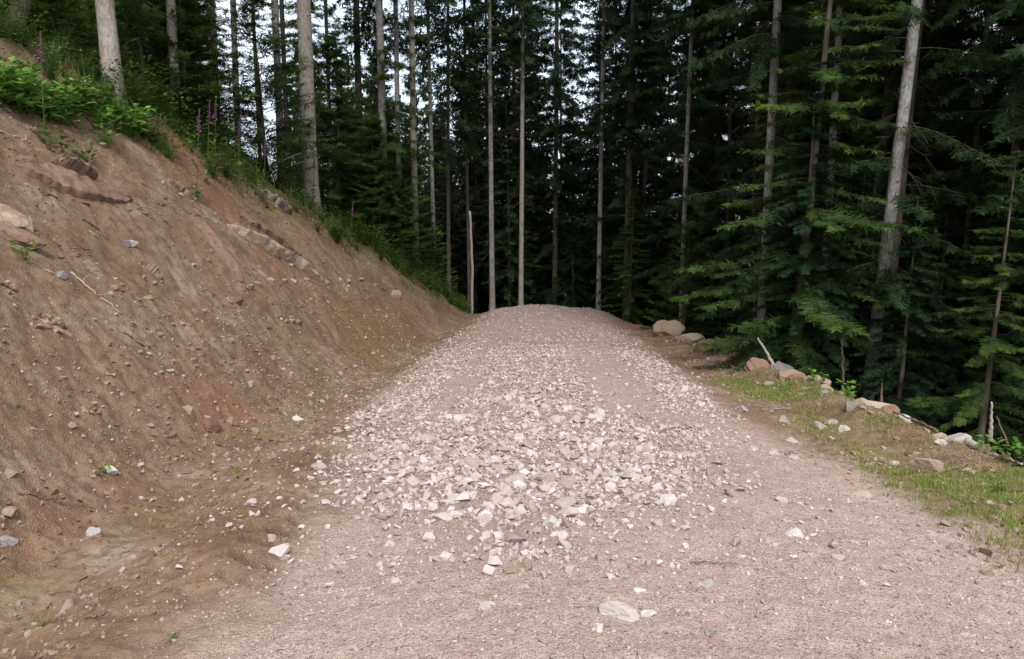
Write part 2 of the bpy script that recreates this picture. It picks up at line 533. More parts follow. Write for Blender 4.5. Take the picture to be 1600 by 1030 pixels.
M = {}
M['ground'] = ground_material()
M['gravel'] = stone_material('crushed stone', (0.25, 0.18, 0.16), (0.425, 0.335, 0.305), (0.60, 0.53, 0.50), 'tint')
M['clod'] = stone_material('earth clods', (0.115, 0.064, 0.036), (0.185, 0.106, 0.060), (0.25, 0.165, 0.105), 'tint')
M['stone'] = stone_material('loose stone', (0.28, 0.21, 0.19), (0.44, 0.365, 0.335), (0.58, 0.53, 0.50))
M['pebble'] = stone_material('earth pebble', (0.14, 0.085, 0.055), (0.25, 0.17, 0.125), (0.42, 0.35, 0.30), 'tint')
M['rock_white'] = stone_material('white stone', (0.34, 0.29, 0.255), (0.41, 0.365, 0.33), (0.56, 0.52, 0.48))
M['rock_pale'] = stone_material('dusty pale stone', (0.27, 0.215, 0.18), (0.34, 0.285, 0.24), (0.46, 0.41, 0.365))
M['rock_tan'] = stone_material('tan stone', (0.23, 0.165, 0.12), (0.29, 0.21, 0.155), (0.40, 0.32, 0.25))
M['rock_grey'] = stone_material('grey stone', (0.19, 0.165, 0.155), (0.26, 0.225, 0.21), (0.38, 0.35, 0.33))
M['rock_red'] = stone_material('red stone', (0.15, 0.075, 0.05), (0.20, 0.105, 0.07), (0.29, 0.18, 0.13))
M['bed_red'] = bedrock_material('red bedrock', (0.235, 0.155, 0.12), (0.185, 0.115, 0.085), (0.17, 0.10, 0.065))
M['bed_light'] = bedrock_material('light bedrock', (0.50, 0.40, 0.31), (0.36, 0.26, 0.19), (0.25, 0.155, 0.10))
M['bed_grey'] = bedrock_material('grey bedrock', (0.30, 0.26, 0.235), (0.20, 0.165, 0.145), (0.15, 0.10, 0.07))
M['bed_pale'] = bedrock_material('pale bedrock', (0.40, 0.31, 0.235), (0.29, 0.20, 0.145), (0.19, 0.115, 0.072))
M['spruce'] = leaf_material('spruce needles', (0.008, 0.019, 0.006), (0.022, 0.046, 0.012), (0.045, 0.080, 0.019))
M['spruce_light'] = leaf_material('young spruce needles', (0.022, 0.046, 0.009), (0.055, 0.098, 0.018), (0.12, 0.175, 0.032), 0.35)
M['spruce_blue'] = leaf_material('bluish spruce needles', (0.005, 0.014, 0.006), (0.012, 0.030, 0.011), (0.022, 0.047, 0.017))
M['spruce_mid'] = leaf_material('spruce needles tinted sunlit', (0.016, 0.040, 0.010), (0.052, 0.098, 0.024), (0.105, 0.165, 0.040), 0.4)  # lighter copy: the sunlit look of the left wood is put into the colour
M['spruce_far'] = leaf_material('spruce needles tinted shaded', (0.009, 0.019, 0.007), (0.019, 0.037, 0.012), (0.034, 0.060, 0.018))  # darker copy: the shade of the deep wood is put into the colour
M['leaf'] = leaf_material('weed leaves', (0.06, 0.13, 0.022), (0.125, 0.24, 0.04), (0.21, 0.34, 0.07), 0.35)
M['shrubleaf'] = leaf_material('shrub leaves', (0.04, 0.075, 0.014), (0.085, 0.14, 0.026), (0.18, 0.22, 0.05), 0.35)
M['grass'] = leaf_material('verge grass', (0.13, 0.17, 0.034), (0.21, 0.255, 0.055), (0.36, 0.37, 0.15), 0.35)
M['drygrass'] = leaf_material('undergrowth', (0.05, 0.075, 0.016), (0.095, 0.13, 0.028), (0.19, 0.18, 0.065), 0.3)
M['fox'] = leaf_material('foxglove flowers', (0.20, 0.035, 0.17), (0.30, 0.07, 0.27), (0.45, 0.16, 0.42), 0.3)
M['bark_pale'] = bark_material('pale spruce bark', (0.31, 0.26, 0.22), (0.43, 0.38, 0.335), (0.20, 0.155, 0.125), (0.42, 0.40, 0.36), 0.45)
M['bark_grey'] = bark_material('grey bark', (0.22, 0.20, 0.18), (0.33, 0.31, 0.29), (0.11, 0.095, 0.085), (0.35, 0.36, 0.34), 0.6)
M['bark_dark'] = bark_material('dark spruce bark', (0.10, 0.078, 0.062), (0.155, 0.128, 0.105), (0.055, 0.042, 0.034), (0.15, 0.15, 0.125), 0.4)
M['twig'] = plain_material('dead twigs', (0.035, 0.026, 0.02), (0.075, 0.058, 0.046))
M['stick'] = plain_material('weathered wood', (0.28, 0.23, 0.185), (0.42, 0.37, 0.31), 30)
M['stick_dark'] = plain_material('brown root', (0.10, 0.062, 0.042), (0.19, 0.13, 0.09), 30)
M['stem'] = plain_material('green stem', (0.06, 0.10, 0.025), (0.11, 0.13, 0.05))

# ------------------------------------------------------------------ the ground sheet
def build_ground():
    dense = np.arange(-46, 46.001, 0.13)
    rest = np.concatenate([np.arange(46, 314, 2.0)[1:]])
    ang = np.radians(np.concatenate([dense, rest]))
    r = [0.3]
    while r[-1] < 900:
        q = r[-1]
        r.append(q * (1.06 if q < 2.2 else 1.0052 if q < 17 else 1.009 if q < 34 else 1.04))
    r = np.array(r)
    A, Rr = np.meshgrid(ang, r)
    X = np.sin(A) * Rr; Y = np.cos(A) * Rr
    Z = height(X, Y)
    m = masks(X, Y)
    mask = np.stack(m, -1).reshape(-1, 4)
    bed = coarse(X, Y).ravel()
    V = np.stack([X, Y, Z], -1).reshape(-1, 3)
    nr, na = X.shape
    i = np.arange(nr - 1)[:, None] * na; j = np.arange(na)[None, :]; j2 = (j + 1) % na
    F = np.stack([i + j, i + na + j, i + na + j2, i + j2], -1).reshape(-1, 4)[:, ::-1]
    # close the middle
    cx = len(V)
    V = np.vstack([V, [[0, 0, float(height(0., 0.))]]])
    mask = np.vstack([mask, [[1, 0, 0, 0]]]); bed = np.append(bed, 0)
    fan = np.stack([np.full(na, cx), np.arange(na), (np.arange(na) + 1) % na], -1)
    # split the sheet into road, bank, verge and woodland floor along its own edges
    fc = V[F].mean(1)
    mk = mask[F].mean(1)
    u = fc[:, 0] - road_c(fc[:, 1])
    cls = np.where(mk[:, 2] > 0.5, 3, np.where(mk[:, 0] > 0.5, 0, np.where(u < 0, 1, 2)))
    names = ['road', 'earth_bank', 'verge', 'ground']
    for k, nm in enumerate(names):
        f = F[cls == k]
        used = np.unique(f)
        mp = np.full(len(V), -1); mp[used] = np.arange(len(used))
        vv = V[used]; ff = mp[f]; mm = mask[used]
        me = make_mesh(nm, vv, ff, M['ground'], True, {'mask': mm, 'bed': bed[used]})
        o = link(nm, me)
        tag(o, kind='structure')
    f = fan
    used = np.unique(f); mp = np.full(len(V), -1); mp[used] = np.arange(len(used))
    o = link('road', make_mesh('road_near', V[used], mp[f][:, ::-1], M['ground'], True, {'mask': mask[used]}))
    tag(o, kind='structure')


build_ground()

# ------------------------------------------------------------------ stones
def icosphere(sub):
    p = (1 + 5 ** 0.5) / 2
    v = [(-1, p, 0), (1, p, 0), (-1, -p, 0), (1, -p, 0), (0, -1, p), (0, 1, p), (0, -1, -p), (0, 1, -p), (p, 0, -1), (p, 0, 1), (-p, 0, -1), (-p, 0, 1)]
    f = [(0, 11, 5), (0, 5, 1), (0, 1, 7), (0, 7, 10), (0, 10, 11), (1, 5, 9), (5, 11, 4), (11, 10, 2), (10, 7, 6), (7, 1, 8),
         (3, 9, 4), (3, 4, 2), (3, 2, 6), (3, 6, 8), (3, 8, 9), (4, 9, 5), (2, 4, 11), (6, 2, 10), (8, 6, 7), (9, 8, 1)]
    v = [np.array(a) / np.linalg.norm(a) for a in v]
    for _ in range(sub):
        cache = {}; nf = []
        def mid(a, b):
            k = (min(a, b), max(a, b))
            if k not in cache:
                q = v[a] + v[b]; v.append(q / np.linalg.norm(q)); cache[k] = len(v) - 1
            return cache[k]
        for a, b, c in f:
            d, e, g = mid(a, b), mid(b, c), mid(c, a)
            nf += [(a, d, g), (b, e, d), (c, g, e), (d, e, g)]
        f = nf
    return np.array(v), np.array(f)


ICO = [icosphere(k) for k in range(5)]


def rock_shape(rg, sub=2, planes=11, rough=0.05, flat=(1, 0.8, 0.6), lo=0.62):
    v, f = ICO[sub]
    n = rg.normal(size=(planes, 3)); n /= np.linalg.norm(n, axis=1)[:, None]
    d = rg.uniform(lo, 0.98, planes)
    dots = v @ n.T
    rr = np.where(dots > 0.05, d[None] / np.maximum(dots, 0.05), 9).min(1)
    rr = np.minimum(rr, 1.15)
    ph = rg.uniform(0, 50)
    rr = rr * (1 + rough * fbm(v[:, 0] * 3 + ph + v[:, 2] * 1.7, v[:, 1] * 3 - v[:, 2] * 2.1, 1.0, int(ph * 10), 3))
    return v * rr[:, None] * np.array(flat), f


import bmesh


def shard(rg, npts=13, flat=(1, .8, .6)):
    """an angular broken stone: the convex hull of a few scattered points"""
    v = rg.normal(size=(npts, 3)); v /= np.linalg.norm(v, axis=1)[:, None]
    v *= rg.uniform(.75, 1.1, npts)[:, None]
    v *= np.array(flat)
    bm = bmesh.new()
    for q in v: bm.verts.new(q)
    r = bmesh.ops.convex_hull(bm, input=bm.verts[:])
    bmesh.ops.delete(bm, geom=[g for g in bm.verts if not g.link_faces], context='VERTS')
    bmesh.ops.triangulate(bm, faces=bm.faces[:])
    bmesh.ops.recalc_face_normals(bm, faces=bm.faces[:])
    bm.verts.index_update()
    V = np.array([q.co[:] for q in bm.verts]); F = np.array([[q.index for q in f.verts] for f in bm.faces])
    bm.free()
    return V, F


def rot_rand(rg, n, tilt=0.5):
    a = rg.uniform(0, 2 * math.pi, n); b = rg.normal(0, tilt, n); c = rg.normal(0, tilt, n)
    ca, sa, cb, sb, cc, sc = np.cos(a), np.sin(a), np.cos(b), np.sin(b), np.cos(c), np.sin(c)
    Z = np.zeros(n); O = np.ones(n)
    Rz = np.stack([ca, -sa, Z, sa, ca, Z, Z, Z, O], -1).reshape(n, 3, 3)
    Rx = np.stack([O, Z, Z, Z, cb, -sb, Z, sb, cb], -1).reshape(n, 3, 3)
    Ry = np.stack([cc, Z, sc, Z, O, Z, -sc, Z, cc], -1).reshape(n, 3, 3)
    return Rx @ Ry @ Rz


def scatter_stones(name, mat, x, y, size, sub, seed, sink=0.25, tilt=0.35, bias=0.0, thin=None):
    rg = np.random.default_rng(seed)
    shapes = [shard(rg, 8 if sub == 0 else 13, (1, rg.uniform(.55, .95), rg.uniform(.35, .7)) if not thin else (1, thin, thin * .8)) for _ in range(14)]
    z = height(x, y)
    n = len(x)
    rot = rot_rand(rg, n, tilt)
    which = rg.integers(0, 14, n)
    VV = []; FF = []; TT = []
    off = 0
    for k in range(14):
        s = np.where(which == k)[0]
        if not len(s): continue
        v, f = shapes[k]
        p = np.einsum('nij,vj->nvi', rot[s], v) * size[s][:, None, None]
        p[:, :, 0] += x[s][:, None]; p[:, :, 1] += y[s][:, None]
        p[:, :, 2] += (z[s] + size[s] * sink)[:, None]
        VV.append(p.reshape(-1, 3))
        FF.append((f[None] + (np.arange(len(s)) * len(v))[:, None, None]).reshape(-1, 3) + off)
        tt = np.clip(rg.beta(2.2, 2.2, len(s)) + bias, 0, 1)
        TT.append(np.repeat(tt, len(v)))
        off += p.shape[0] * p.shape[1]
    me = make_mesh(name, np.vstack(VV), np.vstack(FF), mat, False, {'tint': np.concatenate(TT)})
    return link(name, me)


def sample(n, y0, y1, u0, u1, dens, seed, power=1.0):
    rg = np.random.default_rng(seed)
    y = y0 + (y1 - y0) * rg.random(n) ** power
    u = rg.uniform(u0, u1, n)
    x = u + road_c(y)
    k = rg.random(n) < dens(x, y)
    return x[k], y[k]


rg = np.random.default_rng(55)
# small crushed stone everywhere on the strip
x, y = sample(30000, 3.7, 14, -2.2, 2.4, coarse, 301, 1.25)
sz = 0.008 + 0.024 * rg.random(len(x)) ** 2.0
o = scatter_stones('gravel', M['gravel'], x, y, sz, 1, 302, 0.2, 0.5)
tag(o, 'pale pinkish crushed stone spread down the middle of the forest road', 'gravel', kind='stuff')
x, y = sample(11000, 3.5, 13, -2.2, 2.4, lambda a, b: coarse(a, b) ** 1.2 * (0.5 + 0.6 * np.exp(-(((a - road_c(b) + .15) / 1.1) ** 2 + ((b - 5.3) / 1.5) ** 2))), 303, 1.2)
sz = (0.022 + 0.040 * rg.random(len(x)) ** 2.4) * np.interp(y, [4, 7, 10], [1.0, 0.95, 0.75])
o2 = scatter_stones('gravel', M['gravel'], x, y, sz, 1, 304, 0.2, 0.45, -0.02)
tag(o2, 'larger broken stones heaped along the crushed stone strip', 'gravel', kind='stuff')
x, y = sample(15000, 12, 28, -2.4, 2.4, lambda a, b: coarse(a, b) * 0.8 + 0.1, 305, 1.2)
sz = 0.012 + 0.035 * rg.random(len(x)) ** 2.5
o3 = scatter_stones('gravel', M['gravel'], x, y, sz, 0, 306)
tag(o3, 'far crushed stone running up to the brow of the road', 'gravel', kind='stuff')
x, y = sample(42000, 3.2, 11, -2.3, 2.4, lambda a, b: np.clip(coarse(a, b) + 0.05, 0, 1), 323, 1.3)
sz = 0.005 + 0.010 * rg.random(len(x)) ** 1.6
tag(scatter_stones('gravel', M['gravel'], x, y, sz, 0, 324, 0.1, 0.35, -0.06), 'fine chippings and dust lying between the crushed stones', 'gravel', kind='stuff')
# grit over the sandy part of the road
x, y = sample(48000, 2.6, 10, -2.3, 3.6, lambda a, b: 0.75 * masks(a, b)[0], 307, 1.5)
sz = 0.0035 + 0.010 * rg.random(len(x)) ** 3.4
o4 = scatter_stones('grit', M['gravel'], x, y, sz, 0, 308, 0.3, 0.35, -0.16)
tag(o4, 'fine loose grit strewn over the sandy road surface', 'grit', kind='stuff')


x, y = sample(5200, 2.6, 11, -4.5, 4.2, lambda a, b: 0.25 + 0.75 * sstep(-0.1, 0.5, fbm(a, b, 0.6, 341, 3)), 342, 1.3)
sz = 0.008 + 0.022 * rg.random(len(x)) ** 2.0
tag(scatter_stones('needle_litter', M['twig'], x, y, sz, 0, 343, 0.1, 0.15, 0, 0.09), 'dark needles and bits of twig blown over the road and mud', 'litter', kind='stuff')


def ditchdens(x, y):
    u = x - road_c(y)
    n = fbm(x, y, 0.9, 211, 3)
    a = sstep(-4.6, -3.0, u) * sstep(-1.7, -2.3, u)
    b = sstep(2.2, 2.8, u) * sstep(4.6, 4.2, u) * 0.9 + 0.6 * sstep(3.0, 3.6, u) * sstep(4.7, 4.2, u)
    c = 0.26 * sstep(-3.0, -3.4, u)
    # scree tongue on the bank
    e = np.exp(-(((u + 3.5) / 0.8) ** 2 + ((y - 9.0) / 1.6) ** 2))
    return np.clip((np.maximum(a, b) * sstep(-0.7, 0.4, n) + c * sstep(-0.3, 0.6, n) + e), 0, 1)


x, y = sample(75000, 3.0, 20, -7.5, 4.6, ditchdens, 309, 1.2)
sz = 0.006 + 0.028 * rg.random(len(x)) ** 2.8
o5 = scatter_stones('pebbles', M['pebble'], x, y, sz, 0, 310, 0.2, 0.5)
tag(o5, 'small pebbles scattered in the ditch and over the bare earth', 'pebbles', kind='stuff')
x, y = sample(3600, 3.2, 20, -6.5, 4.8, ditchdens, 311, 1.1)
sz = 0.020 + 0.04 * rg.random(len(x)) ** 2.6
o6 = scatter_stones('pebbles', M['pebble'], x, y, sz, 1, 312, 0.2, 0.5, 0.1)
tag(o6, 'fist sized rubble lying in the ditch and along both road edges', 'pebbles', kind='stuff')

def cloddens(x, y):
    l = -(x - road_c(y)) - np.interp(y, [-10, 8, 15, 25, 40], [3.0, 2.95, 2.6, 2.15, 2.1])
    r = x - road_c(y)
    return np.clip(sstep(-1.2, 0.3, l) * sstep(-0.4, 0.5, fbm(x, y, 0.8, 231, 4, .6)) * sstep(6.0, 5.0, l) + 0.5 * sstep(2.6, 3.2, r) * sstep(4.6, 4.2, r) * sstep(-0.2, 0.5, fbm(x, y, 0.8, 233, 3)), 0, 1)


x, y = sample(42000, 3.2, 22, -9, 4.6, cloddens, 331, 1.2)
sz = 0.008 + 0.036 * rg.random(len(x)) ** 3.2
tag(scatter_stones('earth_crumbs', M['clod'], x, y, sz, 0, 332, 0.1, 0.6), 'crumbs and clods of red brown earth loose on the bank and verge', 'earth', kind='stuff')

# the largest stones of the strip as single stones
rgs = np.random.default_rng(77)
STONE_ME = [make_mesh('stone', *shard(rgs, 17, (1, rgs.uniform(.55, .9), rgs.uniform(.35, .6))), M['stone'], False) for _ in range(12)]
x, y = sample(2600, 3.8, 9.5, -1.7, 1.9, lambda a, b: coarse(a, b) ** 1.3 * (0.15 + 0.85 * np.exp(-(((a - road_c(b) + .1) / .8) ** 2 + ((b - 5.2) / 1.2) ** 2))), 313, 1.0)
x, y = x[:225], y[:225]
zz = height(x, y)
for k in range(len(x)):
    s = 0.042 + 0.05 * rgs.random() ** 2.0
    o = link('stone', STONE_ME[k % 12], None, (x[k], y[k], zz[k] + s * 0.18), (rgs.normal(0, .3), rgs.normal(0, .3), rgs.uniform(0, 6.28)), (s, s, s))
    tag(o, 'one of the larger angular pale stones in the crushed stone strip', 'stone', 'larger stones of the gravel strip')


def rock(name, px, py, size, mat, label, cat='stone', seed=0, flat=(1, .8, .6), rot=(0, 0, 0), sub=4, sink=0.1, rough=0.12, planes=9, lo=0.48, smooth=False):
    """size = half width in photograph pixels at that spot"""
    p = at(px, py)
    s = size * p[1] / FPX
    rgk = np.random.default_rng(seed + int(px) * 7 + int(py))
    v, f = rock_shape(rgk, sub, planes, rough, flat, lo)
    me = make_mesh(name, v * s, f, M[mat], smooth)
    o = link(name, me, None, (p[0], p[1], p[2] + s * flat[2] * sink), rot)
    return tag(o, label, cat)


# stones in the foreground
FG = [
    (615, 908, 14, 'rock_white', 'pale stone standing alone on the sand below the gravel, left of the road middle'),
    (758, 946, 20, 'rock_white', 'rough white stone alone near the bottom of the road, with a dark hollow beside it'),
    (968, 957, 32, 'rock_white', 'largest white flat stone of the three lying at the bottom of the road'),
    (1013, 957, 15, 'rock_white', 'small white stone touching the right end of the large flat white stone'),
    (935, 981, 15, 'stone', 'greyish pink stone just below the left end of the large flat white stone'),
    (797, 897, 13, 'rock_tan', 'brown clod like stone under the gravel strip, left one of its pair'),
    (822, 890, 12, 'rock_tan', 'brown rounded stone right beside the clod like stone under the gravel strip'),
    (818, 921, 10, 'stone', 'small pale stone just under the two brown stones on the sand'),
    (1110, 985, 12, 'rock_grey', 'slate grey stone bedded in the sand at the lower right of the road'),
    (1078, 957, 11, 'rock_grey', 'upright grey shard right of the white stones on the road'),
    (1105, 913, 15, 'rock_grey', 'flat grey stone sunk in the sand above the grey shard'),
    (1240, 838, 18, 'stone', 'pinkish flat stone alone on the smooth right side of the road'),
    (1000, 920, 11, 'stone', 'small grey stone with brown twigs just above the white stones'),
    (712, 735, 12, 'rock_tan', 'rounded tan stone on the gravel strip, smoother than the stones around it'),
    (770, 720, 12, 'rock_white', 'yellowish white block lying on the middle of the gravel strip'),
    (896, 858, 10, 'rock_grey', 'faintly green stone at the lower edge of the gravel strip'),
    (608, 850, 15, 'stone', 'brownish pink stone at the lower left corner of the gravel strip'),
    (758, 815, 20, 'stone', 'big pinkish flat stone in the lower part of the gravel strip'),
    (862, 822, 20, 'rock_white', 'big white broken stone near the lower end of the gravel strip'),
    (690, 812, 17, 'rock_white', 'white angular stone left of the big pinkish flat stone'),
    (905, 803, 16, 'rock_white', 'whitish flat stone at the right of the lower gravel strip'),
    (147, 838, 14, 'rock_grey', 'round mottled grey stone alone on the mud of the ditch'),
    (12, 852, 15, 'rock_grey', 'bluish grey stone at the bottom left edge of the ditch'),
    (15, 812, 16, 'rock_tan', 'tan stone at the far left edge of the ditch above the bluish one'),
    (173, 733, 13, 'rock_white', 'pale square stone beside a green seedling at the foot of the bank'),
    (295, 650, 12, 'rock_tan', 'tan block with a flat top at the foot of the bank, before the red slabs'),
    (330, 668, 22, 'rock_red', 'dark red slab lying in the ditch under the bank'),
    (360, 664, 14, 'rock_red', 'red brown block leaning on the dark red slab in the ditch'),
    (268, 686, 10, 'rock_red', 'small dark red stone left of the dark red slab'),
    (466, 655, 11, 'rock_white', 'white curved stone on the mud between ditch and gravel'),
    (398, 675, 11, 'rock_tan', 'pale oblong stone right of the red brown block in the ditch'),
    (500, 735, 14, 'rock_white', 'white jagged stone at the left fringe of the gravel strip'),
    (15, 745, 13, 'rock_tan', 'brownish stone half buried in the lowest left part of the bank'),
    (196, 375, 10, 'rock_grey', 'grey stone, upper of the two lying loose in the middle of the bank'),
    (208, 383, 9, 'rock_grey', 'grey stone, lower of the two lying loose in the middle of the bank'),
    (98, 445, 10, 'rock_grey', 'small bluish grey stone on the left of the bank beside grass'),
    (180, 458, 9, 'rock_red', 'round red stone on the bank above the long twig'),
    (234, 475, 9, 'rock_tan', 'small tan stone on bare earth in the middle of the bank'),
    (160, 220, 11, 'rock_tan', 'tan stone below the leafy plants at the top of the bank'),
    (620, 465, 12, 'rock_tan', 'tan stone sitting high on the far end of the bank'),
    (645, 415, 17, 'rock_tan', 'light brown slab sticking from the far bank near its top'),
    (390, 600, 11, 'rock_tan', 'tan stone on the scree at the foot of the bank'),
]
for k, (px, py, s, mt, lab) in enumerate(FG):
    rock('stone', px, py, s, mt, lab, 'stone', k * 13, (1, .75, .5 if s > 16 else .68), (0.1 * math.sin(k), 0.12 * math.cos(k * 2), k * 1.3), 4, 0.05)

# boulders and blocks of the right edge
RB = [
    ('boulder', 1050, 508, 25, 'rock_tan', 'large rounded tan boulder on the right edge near the brow of the road', (1, .8, .75), 0.3),
    ('rock_block', 1130, 553, 34, 'rock_red', 'reddish brown flat block at the right edge just before the drop', (1, .7, .5), 0.3),
    ('rock_block', 1098, 548, 11, 'rock_red', 'small dark block touching the left end of the reddish flat block', (1, .8, .8), 0.3),
    ('rock_block', 1070, 528, 22, 'rock_tan', 'low tan slab between the rounded boulder and the reddish flat block', (1, .7, .35), 0.2),
    ('boulder', 1222, 572, 17, 'rock_grey', 'grey brown boulder at the foot of the white leaning stick', (1, .8, .8), 0.3),
    ('rock_block', 1240, 588, 22, 'rock_tan', 'tan rubble block right of the grey brown boulder', (1, .8, .55), 0.3),
    ('rock_block', 1180, 577, 18, 'rock_red', 'dark red block between the reddish flat block and the grey brown boulder', (1, .8, .6), 0.3),
    ('rock_block', 1275, 600, 18, 'rock_tan', 'pale tan block at the right edge beside the bright fern', (1, .7, .6), 0.3),
    ('rock_block', 1358, 633, 27, 'rock_tan', 'long square edged pinkish block on the right edge above the grass', (1, .55, .4), 0.4),
    ('stone', 1330, 643, 16, 'rock_grey', 'grey pointed stone left of the long square edged block', (1, .8, .7), 0.3),
    ('boulder', 1490, 670, 22, 'rock_grey', 'greyish pink boulder beside the pale broken log', (1, .8, .7), 0.3),
    ('rock_slab', 1457, 741, 25, 'rock_tan', 'large pale slab tilted up alone in the grass on the right verge', (1, .55, .55), 0.35),
    ('stone', 1226, 657, 15, 'rock_pale', 'white rounded stone alone at the left end of the grassy verge', (1, .8, .6), 0.3),
    ('stone', 1282, 665, 13, 'rock_pale', 'left white stone of the cluster in the middle of the grassy verge', (1, .8, .7), 0.3),
    ('stone', 1300, 661, 13, 'rock_pale', 'middle white stone of the cluster in the middle of the grassy verge', (1, .8, .7), 0.3),
    ('stone', 1318, 672, 13, 'rock_pale', 'right white stone of the cluster in the middle of the grassy verge', (1, .8, .6), 0.3),
    ('stone', 1158, 640, 13, 'rock_grey', 'dark grey jagged stone at the border of road and verge', (1, .8, .8), 0.3),
    ('stone', 1240, 686, 15, 'rock_pale', 'white flat stone below the rounded white stone on the verge', (1, .7, .5), 0.3),
    ('stone', 1207, 708, 13, 'stone', 'pinkish stone, leftmost of the row along the lower edge of the verge', (1, .7, .5), 0.3),
    ('stone', 1240, 714, 14, 'rock_pale', 'white wedge shaped stone, last of the row along the lower verge edge', (1, .6, .5), 0.3),
    ('stone', 1175, 700, 12, 'stone', 'small pale stone by the road, left of the row at the verge edge', (1, .7, .5), 0.3),
    ('stone', 1345, 773, 18, 'rock_tan', 'flat tan stone in the ragged earth step below the grass', (1, .7, .35), 0.3),
    ('stone', 1395, 722, 13, 'rock_pale', 'pale flat stone between the white cluster and the tilted slab', (1, .7, .3), 0.3),
    ('stone', 1470, 692, 11, 'rock_pale', 'small white stone in the grass below the greyish pink boulder', (1, .8, .7), 0.3),
    ('stone', 1515, 742, 11, 'rock_pale', 'small white stone in the grass right of the tilted slab', (1, .8, .6), 0.3),
    ('stone', 1545, 798, 10, 'rock_tan', 'small tan stone in the grass near the right edge of the verge', (1, .8, .6), 0.3),
    ('stone', 1290, 618, 12, 'rock_pale', 'pale stone under the fern at the drop edge', (1, .8, .6), 0.3),
    ('stone', 1200, 598, 13, 'rock_tan', 'flat tan stone on bare earth below the dark red block', (1, .7, .4), 0.3),
]
for k, (nm, px, py, s, mt, lab, fl, sk) in enumerate(RB):
    rock(nm, px, py, s * (1.2 if 'stone' not in nm else 1), mt, lab, 'rock' if 'stone' not in nm else 'stone', 900 + k * 13, fl, (0.12 * math.sin(k * 3), 0.15 * math.cos(k), k * 0.9 if nm == 'stone' else -0.3 + 0.25 * math.sin(k)), 4, sk * 0.4 if 'stone' not in nm else -0.12)
# more rubble of the edge, alike
for k in range(26):
    px = 1060 + k * 20 + 8 * math.sin(k * 5.1)
    py = 525 + (px - 1060) * 0.335 + 7 * math.cos(k * 3.7)
    rock('stone', px, py, 9 + 8 * abs(math.sin(k * 2.3)), ['rock_tan', 'rock_red', 'rock_pale', 'rock_tan'][k % 4],
         'broken stone in the line of rubble along the drop on the right', 'stone', 400 + k, (1, .8, .6), (0.2 * math.sin(k), 0.2, k), 2)['group'] = 'rubble along the right drop edge'


# ledges of bedrock in the bank
def ledge(pts, width, thick, mat, label, seed, lift=0.012):
    """a slab of strata lying in the bank along image points; width in metres down the slope"""
    rgk = np.random.default_rng(seed)
    NL = 60
    P = np.array([at(*p) for p in pts])
    t = np.linspace(0, 1, NL); tt = np.linspace(0, 1, len(P))
    C = np.stack([np.interp(t, tt, P[:, k]) for k in range(3)], -1)
    nw = 20
    V = []
    for i in range(NL):
        e = 0.01; px_, py_ = C[i, 0], C[i, 1]
        nx = float(height(px_ - 0.15, py_, False) - height(px_ + 0.15, py_, False)) / 0.3
        ny = float(height(px_, py_ - 0.15, False) - height(px_, py_ + 0.15, False)) / 0.3
        nrm = np.array([nx, ny, 1.0]); nrm /= np.linalg.norm(nrm)
        tan = C[min(NL - 1, i + 1)] - C[max(0, i - 1)]; tan /= np.linalg.norm(tan)
        sd_ = np.cross(nrm, tan); sd_ /= np.linalg.norm(sd_)
        if sd_[2] < 0: sd_ = -sd_                       # towards the top of the bank
        env = (math.sin(math.pi * min(1, max(0, t[i]))) + 0.02) ** 0.45
        wj = width * env * (0.75 + 0.5 * vnoise(i * 0.15, seed * 3.1, 1.0, seed))
        for j in range(nw):
            q = j / (nw - 1)                            # 0 = lower lip, 1 = upper, buried
            prof = (1 - q) ** 0.8 if j > 0 else 0.0
            layer = 0.25 * round(prof * 3) / 3 + 0.75 * prof
            hgt = 0.8 * thick * env * layer * (0.8 + 0.5 * vnoise(i * 0.2, j * 0.4, 1.0, seed + 5)) + (lift * env if j > 0 else -0.25)
            if j == nw - 1: hgt = -0.2
            base = C[i] + sd_ * (q - 0.35) * wj
            gz = float(height(base[0], base[1]))
            gap = (gz - base[2]) * nrm[2]
            V.append(base + nrm * (hgt + gap) + 0.003 * rgk.normal(size=3) + nrm * 0.06 * (vnoise(i * 0.10, j * 0.35, 1.0, seed + 9) - .5) + nrm * 0.015 * (vnoise(i * 0.5, j * 0.9, 1.0, seed + 19) - .5))
    F = [(i * nw + j, (i + 1) * nw + j, (i + 1) * nw + j + 1, i * nw + j + 1) for i in range(NL - 1) for j in range(nw - 1)]
    V = np.array(V)
    c = V.mean(0)
    me = make_mesh('rock_ledge', V - c, np.array(F), M[mat], True)
    o = link('rock_ledge', me, None, c)
    for k in range(5):
        q = P[int(rgk.integers(len(P)))] + [rgk.uniform(.0, .5) * width, -rgk.uniform(0.0, .3), 0]
        sz_ = rgk.uniform(.03, .075)
        v_, f_ = shard(rgk, 12, (1, .7, .4))
        e_ = link('stone', make_mesh('stone', v_ * sz_, f_, M[mat], False), None, (q[0], q[1], float(height(q[0], q[1])) + sz_ * .1), (rgk.normal(0, .3), .5, rgk.uniform(0, 6)))
        tag(e_, 'splintered piece of rock broken from a ledge of the bank', 'stone', 'pieces broken from the ledges')
    return tag(o, label, 'rock')


